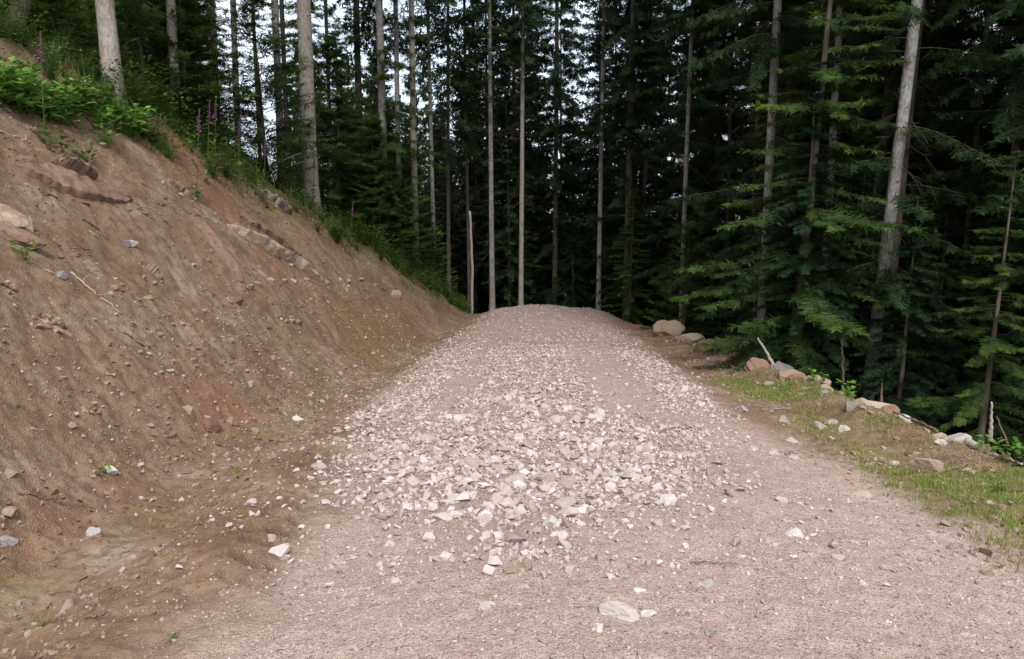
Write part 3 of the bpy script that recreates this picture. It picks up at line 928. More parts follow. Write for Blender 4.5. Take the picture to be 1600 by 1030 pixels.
ledge([(25, 258), (75, 280), (130, 300), (205, 318)], 0.55, 0.10, 'bed_red', 'broad smooth reddish rock slab below the leafy plants in the upper bank', 3)
ledge([(82, 262), (112, 272), (150, 288)], 0.18, 0.10, 'bed_red', 'thin dark rock ledge lying on top of the broad reddish slab', 5, 0.10)
ledge([(352, 350), (400, 376), (450, 403), (503, 440)], 0.40, 0.20, 'bed_light', 'long pale ledge of layered rock slanting down the middle of the bank', 7, 0.03)
ledge([(375, 340), (420, 365), (470, 398)], 0.22, 0.09, 'bed_red', 'brown rock layer just above the long pale ledge', 9)
ledge([(305, 350), (335, 385), (362, 425), (378, 450)], 0.22, 0.06, 'bed_red', 'narrow pinkish rock rib on the bank left of the long pale ledge', 11)
ledge([(395, 300), (425, 318), (455, 340)], 0.40, 0.18, 'bed_grey', 'grey jointed rock outcrop close to the top of the bank', 13)
ledge([(215, 408), (232, 420), (252, 436)], 0.12, 0.10, 'bed_pale', 'small tilted pale slab in the middle of the bank', 15)
ledge([(260, 282), (285, 296), (305, 312)], 0.16, 0.08, 'bed_pale', 'small light slab under the top edge of the bank', 17)
ledge([(60, 500), (82, 510), (105, 520)], 0.12, 0.05, 'bed_pale', 'flat pale stone plate flush with the left of the bank', 19)
ledge([(440, 495), (470, 508)], 0.12, 0.06, 'bed_pale', 'short pale slab below the long pale ledge', 21)
rock('boulder', 8, 342, 36, 'bed_pale', 'pale pointed boulder cut by the left edge, jutting from the bank', 'rock', 5, (1, .7, .55), (0, .5, .2))
rock('boulder', 20, 372, 40, 'bed_red', 'dark red boulder right under the pale pointed boulder', 'rock', 15, (1, .6, .45), (0, .3, .2))
rock('rock_block', 47, 358, 13, 'bed_pale', 'small upright pale block at the right of the two boulders on the left edge', 'rock', 6, (.6, .6, 1.3), (0, .1, .2))
for k in range(34):
    px = 40 + 590 * ((k * 0.618) % 1)
    top = 190 + max(0, px - 150) * 0.5
    bot = 760 - px * 0.42
    py = top + 30 + (bot - top - 60) * ((k * 0.381 + 0.13) % 1)
    rock('stone', px, py, 4.5 + 5 * ((k * 0.77) % 1) ** 2, ['rock_tan', 'rock_red', 'rock_tan', 'rock_tan'][k % 4],
         'small stone half buried in the bare red brown bank', 'stone', 700 + k, (1, .8, .55), (0.3 * math.sin(k), 0.4, k), 2)['group'] = 'small stones in the bank'

# ------------------------------------------------------------------ sticks, roots, stumps
def tube(P, r0, r1, n=7, wob=0.0, seed=0):
    P = np.array(P, dtype=float)
    rgk = np.random.default_rng(seed)
    m = len(P)
    V = []; F = []
    for i in range(m):
        tan = P[min(m - 1, i + 1)] - P[max(0, i - 1)]
        tan /= (np.linalg.norm(tan) + 1e-9)
        a = np.cross(tan, [0.13, 0.31, 0.94]); 
        if np.linalg.norm(a) < 0.05: a = np.cross(tan, [1, 0, 0])
        a /= np.linalg.norm(a); b = np.cross(tan, a)
        r = r0 + (r1 - r0) * i / max(1, m - 1)
        for k in range(n):
            th = 2 * math.pi * k / n
            V.append(P[i] + (a * math.cos(th) + b * math.sin(th)) * r * (1 + wob * rgk.normal()))
    for i in range(m - 1):
        for k in range(n):
            F.append((i * n + k, i * n + (k + 1) % n, (i + 1) * n + (k + 1) % n, (i + 1) * n + k))
    V.append(P[0]); V.append(P[-1])
    for k in range(n):
        F.append((m * n, (k + 1) % n, k))
        F.append((m * n + 1, (m - 1) * n + k, (m - 1) * n + (k + 1) % n))
    return V, F


def merge(parts):
    V = []; F = []
    for v, f in parts:
        o = len(V)
        V += [tuple(q) for q in v]; F += [tuple(i + o for i in g) for g in f]
    return V, F


def smoothline(P, m=14, jit=0.0, seed=0):
    P = np.array(P, dtype=float)
    t = np.linspace(0, len(P) - 1, m)
    q = np.stack([np.interp(t, np.arange(len(P)), P[:, k]) for k in range(3)], -1)
    for _ in range(2):
        q[1:-1] = (q[:-2] + 2 * q[1:-1] + q[2:]) / 4
    q[1:-1] += np.random.default_rng(seed).normal(0, jit, (m - 2, 3))
    return q


def stick(pts, r0, r1, mat, label, name='stick', lift=0.02, seed=0, side=3, cat='stick'):
    """a stick lying on the ground along image points"""
    P = np.array([at(*p) for p in pts])
    P[:, 2] += lift
    c = P[0].copy()
    L = np.linalg.norm(P[-1] - P[0])
    q = smoothline(P - c, 16, 0.006 * max(1, L), seed)
    parts = [tube(q, r0, r1, 6, 0.08, seed)]
    rgk = np.random.default_rng(seed)
    for k in range(side):
        i = int(rgk.integers(4, 14))
        d = (q[min(15, i + 1)] - q[i]); d /= np.linalg.norm(d) + 1e-9
        e = d + rgk.normal(0, 0.6, 3); e[2] = abs(e[2]) * 0.5
        parts.append(tube(smoothline([q[i], q[i] + e * L * rgk.uniform(.08, .2)], 5, 0.004, k), r1 * 0.9, r1 * 0.4, 4))
    v, f = merge(parts)
    o = link(name, make_mesh(name, v, f, M[mat], True), None, c)
    return tag(o, label, cat)


def pole(base, top, r0, r1, mat, label, name='stick', seed=0, cat='stick', jit=0.02):
    base = np.array(base); top = np.array(top)
    ln = float(np.linalg.norm(top - base)); q = smoothline([base - base, (top - base) * .5 + np.random.default_rng(seed).normal(0, .012 * ln, 3), top - base], 16, min(jit, .008 * ln), seed)
    v, f = tube(q, r0, r1, 8, 0.06, seed)
    o = link(name, make_mesh(name, v, f, M[mat], True), None, base)
    return tag(o, label, cat)


def lift_pt(px, py, Y):
    d = ray(px, py)
    return np.array([d[0] * Y, Y, CAMZ + d[2] * Y])


stick([(112, 438), (145, 468), (193, 505)], 0.012, 0.006, 'stick', 'long pale twig slanting over the left of the bank', seed=1)
stick([(0, 218), (50, 226)], 0.012, 0.008, 'stick', 'pale stick lying on the bank at the left edge of the picture', seed=2)
stick([(128, 338), (150, 352), (168, 365)], 0.012, 0.006, 'stick_dark', 'dark forked root in the upper middle of the bank', 'root', seed=3)
stick([(0, 455), (30, 470)], 0.014, 0.008, 'stick_dark', 'dark root at the left edge of the bank below the boulders', 'root', seed=4)
stick([(195, 530), (215, 545), (238, 553)], 0.012, 0.005, 'stick_dark', 'curved dark root above the scree on the bank', 'root', seed=5)
stick([(30, 780), (90, 783), (150, 800)], 0.007, 0.003, 'stick_dark', 'bent brown twig lying in the ditch at the left', 'twig', seed=6)
stick([(1080, 885), (1120, 882), (1150, 888)], 0.004, 0.002, 'stick_dark', 'thin brown twig on the sand right of the gravel', 'twig', seed=7, side=1)
stick([(1180, 962), (1210, 952)], 0.004, 0.002, 'stick', 'thin straw coloured twig at the lower right of the road', 'twig', seed=8, side=1)
stick([(360, 556), (365, 575)], 0.012, 0.008, 'stick_dark', 'short dark stick poking from the bank above the scree', seed=9, side=1)
stick([(135, 968), (175, 966)], 0.008, 0.004, 'stick_dark', 'dark twig pressed in the mud at the bottom left', 'twig', seed=10, side=1)
b1 = at(425, 262); pole(lift_pt(425, 258, b1[1]), lift_pt(483, 234, b1[1] + .2), 0.018, 0.010, 'stick', 'upper of two thin pale branches lying before the pale trunk at the bank top', 'branch', 11, 'branch')
b1 = at(440, 266); pole(lift_pt(440, 264, b1[1]), lift_pt(500, 245, b1[1] + .2), 0.014, 0.008, 'stick', 'lower of two thin pale branches lying before the pale trunk at the bank top', 'branch', 12, 'branch')
b1 = at(352, 220); pole(b1 + [0, 0, .12], at(388, 242) + [0, 0, .08], 0.035, 0.025, 'stick', 'thick pale broken branch among the undergrowth of the bank top', 'branch', 13, 'branch')
b1 = at(112, 138); pole(b1 + [0, 0, .1], at(162, 146) + [0, 0, .1], 0.025, 0.018, 'stick', 'pale branch lying behind the leafy plants at the left bank top', 'branch', 14, 'branch')
b1 = at(516, 318); pole(b1 + [0, 0, .05], at(535, 338) + [0, 0, .05], 0.06, 0.05, 'stick', 'pale short log end at the bank top under the pale trunk', 'log', 15, 'log')
stick([(160, 146), (200, 170), (226, 208)], 0.022, 0.010, 'stick', 'arched bare branch hanging over the bank below the big pale trunk', 'branch', 0.16, 16, cat='branch')
for k in range(22):
    px = 40 + 560 * ((k * 0.618 + .2) % 1)
    top_ = 215 + max(0, px - 150) * 0.5; bot_ = 740 - px * 0.42
    py = top_ + 20 + (bot_ - top_ - 60) * ((k * 0.381 + 0.4) % 1) ** 1.3
    ln = 14 + 26 * ((k * .77) % 1)
    e = stick([(px, py), (px + ln * .5, py + ln * (.2 + .3 * math.sin(k))), (px + ln, py + ln * (.55 + .35 * math.sin(k * 2.1)))], 0.008, 0.003, 'stick_dark' if k % 3 else 'stick',
              'thin root or twig caught in the bare earth of the bank', 'root', 0.015, 300 + k, 2, 'root')
    e['group'] = 'thin roots in the bank'
for k in range(12):
    px = 1190 + 400 * ((k * .618) % 1); py = 640 + (px - 1190) * .28 + 70 * ((k * .37) % 1)
    e = stick([(px, py), (px + 22 * math.cos(k), py + 5 * math.sin(k * 3)), (px + 46 * math.cos(k), py + 8 * math.sin(k * 2))], 0.006, 0.003, 'stick_dark' if k % 2 else 'stick',
              'thin dead twig lying on the rubble and grass of the right verge', 'twig', 0.012, 340 + k, 3, 'twig')
    e['group'] = 'dead twigs on the right verge'
# right side
b1 = at(1213, 565); pole(b1, lift_pt(1184, 528, b1[1] + .1), 0.035, 0.012, 'stick', 'white leaning stick at the right edge beside the grey brown boulder', seed=17)
b1 = at(1160, 550); pole(lift_pt(1138, 533, b1[1] + .7), lift_pt(1182, 524, b1[1] + .9), 0.014, 0.008, 'stick', 'thin grey branch sticking out behind the reddish flat block', 'branch', 18, 'branch')
b1 = at(1300, 605, hi=11); q = lift_pt(1322, 552, 12.5); pole(q - [0, 0, 1.2], lift_pt(1442, 428, 14.0), 0.035, 0.010, 'stick', 'long thin dead pole leaning against the trees beyond the right edge', 'dead_pole', 19, 'pole', 0.01)
pole(lift_pt(1318, 600, 11.0), lift_pt(1316, 531, 11.0), 0.018, 0.012, 'stick_dark', 'short upright stake below the long leaning dead pole', 'stake', 20, 'stake')
pole(lift_pt(1377, 632, 9.4), lift_pt(1378, 598, 9.4), 0.022, 0.004, 'stick_dark', 'pointed splintered stub behind the long square edged block', 'stump', 21, 'stump')
pole(at(1513, 681) + [0, 0, .05], at(1552, 699) + [0, 0, .03], 0.040, 0.034, 'stick', 'pale broken log lying at the end of the right verge', 'log', 22, 'log')
pole(at(1545, 694) + [0, 0, .03], at(1599, 716) + [0, 0, .05], 0.018, 0.010, 'stick', 'thin grey branch running on from the broken log to the right', 'branch', 23, 'branch')
pole(lift_pt(1547, 690, 7.6), lift_pt(1549, 628, 7.6), 0.024, 0.008, 'stick', 'splintered pale stump with a green shoot at the right drop edge', 'stump', 24, 'stump', 0.012)
pole(lift_pt(1575, 695, 7.4), lift_pt(1557, 650, 7.5), 0.010, 0.006, 'stick_dark', 'bare forked sprig right of the splintered stump', 'sprig', 25, 'branch')
pole(at(1395, 655) + [0, 0, .06], at(1450, 640, hi=12) + [0, 0, .08], 0.012, 0.006, 'stick_dark', 'thin dark branch over the rubble near the long square edged block', 'branch', 26, 'branch')
pole(at(1425, 662) + [0, 0, .05], at(1468, 648, hi=12) + [0, 0, .06], 0.022, 0.016, 'stick_dark', 'mossy brown stick at the drop between the block and the pink boulder', 'stick', 27)

def Lof(x, y):
    u = x - road_c(y)
    tw = np.interp(y, [-10, 8, 15, 25, 40], [3.0, 2.95, 2.6, 2.15, 2.1])
    return -u - tw - np.interp(y, BH_Y, BH_H) / 1.1


# ------------------------------------------------------------------ foliage meshes
def needles(P, D, L, W, Nn, tint, sl, rgk):
    """twigs: origins P, unit directions D, lengths L, widths W, up-ish normals Nn -> axis blades with sl needle slivers each side"""
    n = len(P)
    Sd = np.cross(Nn, D); Sd /= np.linalg.norm(Sd, axis=1)[:, None] + 1e-9
    V = []; T = []
    # axis blade (a long thin diamond)
    a = P; b = P + D * (L * 0.5)[:, None] + Sd * (W * 0.35)[:, None]; c = P + D * L[:, None]; d = P + D * (L * 0.5)[:, None] - Sd * (W * 0.35)[:, None]
    tri = np.concatenate([np.stack([a, b, c], 1), np.stack([a, c, d], 1)], 0)
    V.append(tri); T.append(np.concatenate([tint, tint]))
    up = np.cross(D, Sd)
    for k in range(sl):
        f = (k + 0.6) / (sl + 0.3)
        for sgn in (-1, 1):
            o = P + D * (L * f * 0.95)[:, None]
            l = L * (0.60 - 0.34 * f) * rgk.uniform(.7, 1.3, n) + 0.03
            dr = D * 0.75 + Sd * (sgn * rgk.uniform(.55, .95, n))[:, None] + up * rgk.normal(0, .35, n)[:, None]
            dr /= np.linalg.norm(dr, axis=1)[:, None]
            wd = np.cross(dr, up); wd /= np.linalg.norm(wd, axis=1)[:, None] + 1e-9
            hw = (W * 0.55)[:, None]
            V.append(np.stack([o - wd * hw * .8, o + dr * (l * 1.0)[:, None], o + wd * hw + dr * (l * .35)[:, None]], 1))
            T.append(tint + 0.12)
    return np.concatenate(V, 0), np.concatenate(T)


def spruce_crown(seed, H, rad, gap, nb, droop=0.35, hang=0.5, step=0.15, sl=3, tw=0.38, W=0.035, sparse=0.0, shape=0.8, rise=0.15, bare=0.12, lowfrac=0.6, tipup=0.2):
    """all the needle twigs of a spruce crown between z=0 and z=H"""
    rgk = np.random.default_rng(seed)
    Ps = []; Ds = []; Ls = []; Ns = []; Ts = []; Ws = []
    WV = []; WF = []
    z = 0.0
    bs = []
    while z < H:
        f = z / H
        prof = (1 - f) ** shape * (lowfrac + (1 - lowfrac) * min(1, f * 5))
        for k in range(nb):
            if rgk.random() < sparse: continue
            bs.append((z + rgk.uniform(-.5, .5) * gap, rgk.uniform(0, 2 * math.pi), max(0.18, rad * prof * rgk.uniform(.6, 1.12)), f))
        z += gap * (1 - 0.4 * f)
    for (bz, az, L, f) in bs:
        n = max(3, int(L / step))
        s = np.linspace(bare + rgk.uniform(0, .1), 1.0, n)
        ca, sa = math.cos(az), math.sin(az)
        out_ = s * L
        dr = droop * rgk.uniform(.5, 1.4) * (1.15 - f)
        zz = bz + L * (rise * s - dr * s ** 1.6 + tipup * dr * np.clip(s - .6, 0, 1) * 2)
        bend = rgk.normal(0, .12) * s * L
        pts = np.stack([ca * out_ - sa * bend, sa * out_ + ca * bend, zz], -1)
        tan = np.gradient(pts, axis=0); tan /= np.linalg.norm(tan, axis=1)[:, None]
        sd_ = np.cross(tan, [0, 0, 1.0]); sd_ /= np.linalg.norm(sd_, axis=1)[:, None]
        up = np.cross(sd_, tan)
        btint = rgk.uniform(0.05, 0.45)
        for sgn in (-1, 1):
            p = pts + sd_ * 0.0
            jit = rgk.normal(0, 1, (n, 3)) * 0.22
            hg = hang * rgk.uniform(.3, 1.5, n)
            d = tan * 0.7 + sd_ * (sgn * 0.85) + np.array([0, 0, -1.0])[None] * hg[:, None] + jit
            d /= np.linalg.norm(d, axis=1)[:, None]
            l = tw * np.clip(1.25 - 0.75 * s, .3, 1) * rgk.uniform(.6, 1.25, n) * min(1.0, 0.45 + L * 0.35)
            Ps.append(p); Ds.append(d); Ls.append(l)
            nn = up + rgk.normal(0, .35, (n, 3)); Ns.append(nn / np.linalg.norm(nn, axis=1)[:, None])
            Ts.append(np.clip(btint + 0.35 * s ** 2 + rgk.normal(0, .1, n), 0, 1)); Ws.append(np.full(n, W))
        if hang > 0.5:                                   # the curtains of twigs hanging under the branch
            m = n
            d = np.array([0, 0, -1.0])[None] + tan * 0.35 + rgk.normal(0, .28, (m, 3))
            d /= np.linalg.norm(d, axis=1)[:, None]
            nn = sd_ * rgk.choice([-1, 1], m)[:, None] + tan * rgk.normal(0, .8, m)[:, None]
            nn /= np.linalg.norm(nn, axis=1)[:, None] + 1e-9
            Ps.append(pts + rgk.normal(0, .03, (m, 3))); Ds.append(d); Ls.append(tw * rgk.uniform(.35, .9, m) * np.clip(1.2 - .6 * s, .3, 1) * min(1, .4 + L * .35)); Ns.append(nn)
            Ts.append(np.clip(btint * .7 + 0.15 * s + rgk.normal(0, .08, m), 0, 1)); Ws.append(np.full(m, W))
        # the leader of the branch
        Ps.append(pts[-1:]); Ds.append(tan[-1:]); Ls.append(np.array([tw * .7])); Ns.append(up[-1:]); Ts.append(np.array([min(1, btint + .5)])); Ws.append(np.array([W]))
        # the branch itself: a thin three sided rod
        r0 = 0.003 + 0.003 * L
        o = len(WV)
        q0 = np.array([0.04 * ca, 0.04 * sa, bz]); line = [q0] + [pts[i] for i in range(0, n, max(1, n // 5))]
        for i, c in enumerate(line):
            r = r0 * (1 - 0.8 * i / len(line))
            WV += [c + np.array([0, 0, r]), c + np.array([-sa, ca, -.5]) * r, c + np.array([sa, -ca, -.5]) * r]
        for i in range(len(line) - 1):
            for k in range(3):
                a, b2 = o + i * 3 + k, o + i * 3 + (k + 1) % 3
                WF += [(a, b2, b2 + 3), (a, b2 + 3, a + 3)]
    tri, tt = needles(np.vstack(Ps), np.vstack(Ds), np.concatenate(Ls), np.concatenate(Ws), np.vstack(Ns), np.concatenate(Ts), sl, rgk)
    V = tri.reshape(-1, 3)
    F = np.arange(len(V)).reshape(-1, 3)
    T = np.clip(np.repeat(tt, 3), 0, 1)
    WV = np.array(WV); WF = np.array(WF)
    return V, F, T, WV, WF


def crown_mesh(name, mat, *a, **k):
    V, F, T, WV, WF = spruce_crown(*a, **k)
    nF = len(F)
    V2 = np.vstack([V, WV]); F2 = np.vstack([F, WF + len(V)])
    me = make_mesh(name, V2, F2, mat, False, {'tint': np.concatenate([T, np.zeros(len(WV))])})
    me.materials.append(M['twig'])
    mi = np.zeros(len(F2), dtype=np.int32); mi[nF:] = 1
    me.polygons.foreach_set('material_index', mi)
    return me


def dead_mesh(seed, H, rad, count):
    """bare dead branches on the lower bole"""
    caps = []
    rgk = np.random.default_rng(seed)
    V = []; F = []
    for k in range(count):
        z = rgk.uniform(0.02, 1) * H; az = rgk.uniform(0, 6.283); L = rad * rgk.uniform(.25, 1.0) * (0.5 + 0.5 * z / H)
        ca, sa = math.cos(az), math.sin(az)
        s = np.linspace(0, 1, 6)
        dz = -rgk.uniform(.1, .5) * L
        pts = np.stack([ca * s * L, sa * s * L, z + dz * s ** 1.5 + rgk.normal(0, .02, 6)], -1)
        r0 = 0.005 + 0.003 * L
        v, f = tube(pts, r0, 0.0025, 3)
        o = len(V); V += [tuple(q) for q in v]; F += [tuple(i + o for i in g) for g in f]
        caps.append((z, o + 18)); ob = o
        for m in range(int(5 * L) + 1):
            i = rgk.integers(1, 6); d = rgk.normal(0, 1, 3) * .5 + np.array([ca, sa, -.4]); d /= np.linalg.norm(d)
            v, f = tube([pts[i], pts[i] + d * rgk.uniform(.12, .4)], 0.004, 0.0015, 3)
            o = len(V); V += [tuple(q) for q in v]; F += [tuple(i2 + o for i2 in g) for g in f]
            F.append((o + 6, ob + int(i) * 3, ob + int(i) * 3 + 1))
    caps.sort()
    for i in range(len(caps) - 2):
        F.append((caps[i][1], caps[i + 1][1], caps[i + 2][1]))
    return make_mesh('dead_branches', V, F, M['twig'], False)


def trunk_mesh(name, mat, H, r0, r1, seed, n=14, m=34, flare=0.35):
    rgk = np.random.default_rng(seed)
    t = np.linspace(0, 1, m) ** 1.5
    V = []
    bx = rgk.normal(0, .05, 4)
    for i, q in enumerate(t):
        z = q * H
        r = (r0 + (r1 - r0) * q ** 0.9) * (1 + flare * math.exp(-z / 0.35))
        cx = bx[0] * math.sin(q * 5 + bx[1] * 40) * H * .04; cy = bx[2] * math.sin(q * 4 + bx[3] * 40) * H * .04
        for k in range(n):
            th = 2 * math.pi * k / n
            lob = 1 + 0.12 * math.exp(-z / 0.3) * math.sin(5 * th + seed) + 0.025 * rgk.normal()
            V.append((cx + r * lob * math.cos(th), cy + r * lob * math.sin(th), z - (0.5 if i == 0 else 0)))
    F = [(i * n + k, i * n + (k + 1) % n, (i + 1) * n + (k + 1) % n, (i + 1) * n + k) for i in range(m - 1) for k in range(n)]
    return make_mesh(name, V, F, M[mat], True)


CR = {}
CR['tall'] = [crown_mesh('crown', M['spruce'], 11 + k, 15.0, 2.2, 0.50, 5, 0.55, 0.75, 0.19, 2, 0.50, 0.06, 0.08, 0.8) for k in range(3)]
CR['full'] = [crown_mesh('crown', M['spruce'], 21 + k, 20.0, 2.6, 0.46, 5, 0.62, 0.9, 0.11, 5, 0.31, 0.023, 0.10, 0.7) for k in range(3)]
CR['blue'] = [crown_mesh('crown', M['spruce_blue'], 31 + k, 9.0, 2.1, 0.34, 6, 0.75, 0.62, 0.11, 5, 0.32, 0.025, 0.05, 0.85, lowfrac=0.85) for k in range(2)]
CR['light'] = [crown_mesh('crown', M['spruce_light'], 41 + k, 7.5, 1.6, 0.36, 5, 0.75, 0.5, 0.075, 6, 0.25, 0.018, 0.10, 0.8, tipup=0.45, lowfrac=0.8) for k in range(2)]
CR['young'] = [crown_mesh('crown', M['spruce_light'], 51 + k, 3.0, 0.95, 0.17, 6, 0.10, 0.12, 0.075, 4, 0.25, 0.021, 0.05, 0.9, rise=0.3, lowfrac=0.9) for k in range(3)]
CR['sprig'] = [crown_mesh('low_branches', M['spruce_light'], 61 + k, 7.0, 1.6, 0.6, 3, 0.45, 0.7, 0.10, 5, 0.32, 0.023, 0.30, 0.25, lowfrac=0.7) for k in range(3)]
CR['sprigdark'] = [crown_mesh('low_branches', M['spruce'], 71 + k, 9.0, 1.9, 0.5, 3, 0.6, 0.8, 0.09, 5, 0.28, 0.021, 0.2, 0.25, lowfrac=0.7) for k in range(2)]
CR['far'] = [crown_mesh('crown', M['spruce_far'], 81 + k, 20.0, 2.6, 0.55, 5, 0.55, 0.7, 0.22, 2, 0.58, 0.085, 0.08, 0.6) for k in range(3)]
CR['mid'] = [crown_mesh('crown', M['spruce_mid'], 181 + k, 20.0, 2.4, 0.55, 5, 0.55, 0.75, 0.18, 3, 0.46, 0.05, 0.10, 0.6) for k in range(2)]
DEAD = [dead_mesh(91 + k, 9.0, 1.5, 90) for k in range(3)]
TRUNK_BG = [trunk_mesh('trunk', 'bark_dark', 24, 0.15, 0.02, 131 + k, 9, 22) for k in range(3)]


def spruce(base, label, dia, H=24.0, bark='bark_pale', crown='tall', start=9.0, lean=(0, 0), low=None, lowz=1.5, dead=True, seed=0, scale=1.0, group=None, name='spruce_tree', lowscale=1.0):
    t = empty(name, base, (-lean[1], lean[0], 0))
    tag(t, label, 'tree', group)
    link('trunk', trunk_mesh('trunk', bark, H, dia / 2, 0.03, seed), t)
    rz = seed * 1.7
    cm = CR[crown][seed % len(CR[crown])]
    ch = {'tall': 15.0, 'full': 20.0, 'mid': 20.0, 'blue': 9.0, 'light': 7.5, 'far': 20.0}[crown]
    k = (H + 0.4 - start) / ch
    link('crown', cm, t, (0, 0, start), (0, 0, rz), (scale, scale, k))
    if low:
        link('low_branches', CR[low][seed % len(CR[low])], t, (0, 0, lowz), (0, 0, rz + 1), (lowscale,) * 3)
    if dead:
        link('dead_branches', DEAD[seed % 3], t, (0, 0, 1.0), (0, 0, rz + 2), (0.8, 0.8, (start + 2) / 9))
    return t


def young(base, label, h, kind='young', seed=0, group=None, sx=1.0):
    cm = CR[kind][seed % len(CR[kind])]
    H0 = {'young': 3.0, 'blue': 9.0, 'light': 7.5}[kind]
    k = h / H0
    t = empty('young_spruce', base, (random.gauss(0, .03), random.gauss(0, .03), seed * 2.1))
    tag(t, label, 'tree', group)
    link('trunk', YT, t, (0, 0, 0), (0, 0, 0), (h * 0.35, h * 0.35, h))
    link('crown', cm, t, (0, 0, 0.05 * h), (0, 0, 0), (k * sx, k * sx, k * 0.97))
    return t


YT = trunk_mesh('trunk', 'bark_dark', 1.0, 0.035, 0.004, 3, 7, 8, 0.1)

# --- the trees one can name: image x of base, y of base (or None with depth), diameter etc.
def wd(px_w, Y): return px_w / FPX * Y

TREES = [
    # px, py / None, depth, width px, top px at y=0, bark, crown, start, low, label
    (180, 163, None, 31, 165, 'bark_pale', 'tall', 9, None, 'stout pale trunk on the bank top right above the bright leafy plants'),
    (489, 292, None, 29, 474, 'bark_pale', 'tall', 9, None, 'stoutest pale trunk before the others where the bank top dips, with foxgloves at its foot'),
    (280, 172, None, 17, 270, 'bark_pale', 'tall', 9, None, 'speckled pale trunk between the two stout pale trunks on the bank'),
    (146, None, 19, 12, 134, 'bark_grey', 'tall', 8, 'sprig', 'slim grey trunk just left of the stout pale trunk'),
    (38, None, 12.5, 27, 30, 'bark_dark', 'tall', 8, 'sprig', 'brownish trunk at the upper left corner above the bank'),
    (234, None, 22, 15, 227, 'bark_grey', 'tall', 8, 'sprigdark', 'grey trunk half hidden in green behind the stout pale trunk'),
    (258, None, 24, 28, 248, 'bark_dark', 'tall', 9, 'sprigdark', 'wide dark trunk behind the speckled pale trunk'),
    (342, None, 19, 16, 331, 'bark_pale', 'tall', 12, None, 'greyish trunk, left one of the pair beside the bright sky gap'),
    (374, None, 22, 12, 364, 'bark_grey', 'tall', 13, None, 'thinner grey trunk, right one of the pair beside the bright sky gap'),
    (407, None, 24, 7, 396, 'bark_dark', 'tall', 14, None, 'thin nearly black trunk standing alone in the bright sky gap'),
    (437, None, 20, 14, 430, 'bark_grey', 'tall', 13, None, 'light mottled trunk just right of the bright sky gap'),
    (452, None, 25, 10, 445, 'bark_dark', 'tall', 13, None, 'dim trunk half hidden behind the light mottled trunk'),
    (516, None, 27, 8, 508, 'bark_pale', 'tall', 9, 'sprig', 'thin pale trunk right of the stoutest trunk, behind green branches'),
    (563, None, 25, 12, 557, 'bark_dark', 'tall', 8, 'sprig', 'dark slender trunk between the stoutest trunk and the mottled one with a clear foot'),
    (597, 342, None, 15, 588, 'bark_grey', 'tall', 9, 'sprig', 'mottled grey trunk with its foot clear on the bank edge'),
    (623, 318, None, 9, 617, 'bark_grey', 'tall', 9, 'sprig', 'slender grey trunk right of the mottled grey one'),
    (648, 333, None, 11, 643, 'bark_pale', 'tall', 10, None, 'slender straight reddish pale trunk at the low end of the bank'),
    (674, None, 27, 7, 671, 'bark_grey', 'tall', 8, None, 'thin grey trunk right of the straight reddish pale one'),
    (701, None, 31, 6.5, 699, 'bark_dark', 'tall', 8, None, 'thin dim trunk left of the broken stub by the road bend'),
    (729, None, 33, 6, 728, 'bark_dark', 'tall', 8, None, 'thin dim trunk directly behind the pale broken stub'),
    (768, None, 31, 9, 765, 'bark_grey', 'tall', 9, None, 'tall dark grey trunk rising left of the brow of the road'),
    (815, None, 31.5, 8, 815, 'bark_pale', 'tall', 9, None, 'tall pale trunk rising straight behind the brow of the road'),
    (869, None, 35, 9, 870, 'bark_dark', 'full', 8, 'sprigdark', 'dim trunk with leafy twigs right of the pale trunk behind the brow'),
    (939, None, 28, 7.5, 943, 'bark_grey', 'tall', 8, None, 'grey thin trunk over the right side of the brow'),
    (984, None, 27, 11, 990, 'bark_dark', 'full', 7, 'sprigdark', 'thicker dusky trunk right of the grey thin one'),
    (1014, None, 29, 6, 1019, 'bark_dark', 'full', 8, None, 'very thin dark trunk between the dusky trunk and the mossy one'),
    (1076, None, 22, 8, 1086, 'bark_grey', 'full', 8, 'sprigdark', 'mossy trunk draped with hanging branches above the large rounded boulder'),
    (1140, None, 24, 7, 1150, 'bark_dark', 'full', 7, 'sprigdark', 'thin dark trunk with bare foot right of the mossy trunk'),
    (1201, None, 14.5, 14, 1213, 'bark_grey', 'full', 8, 'sprigdark', 'trunk with a bright patch of bark, left of the bright green branches'),
    (1305, None, 14.5, 12, 1310, 'bark_grey', 'full', 8, None, 'pale trunk seen through the bright green branches'),
    (1383, None, 12.5, 20, 1432, 'bark_grey', 'full', 9, 'sprigdark', 'thick pale grey trunk leaning to the right above the verge'),
    (1404, None, 14, 16, 1440, 'bark_dark', 'full', 9, None, 'darker leaning trunk close behind the thick pale grey one'),
    (1522, None, 15, 8, 1545, 'bark_dark', 'full', 8, 'sprigdark', 'thin slanting dark trunk far right in deep shade'),
    (1588, None, 13, 15, 1622, 'bark_dark', 'full', 8, 'sprigdark', 'dusky trunk at the right picture edge above the broken log'),
    (1183, None, 23, 8, 1192, 'bark_dark', 'full', 9, None, 'dim thin trunk just left of the trunk with the bright patch'),
    (1450, None, 22, 9, 1475, 'bark_dark', 'full', 7, 'sprigdark', 'dim trunk between the thick leaning trunk and the right edge'),
]
TP = []
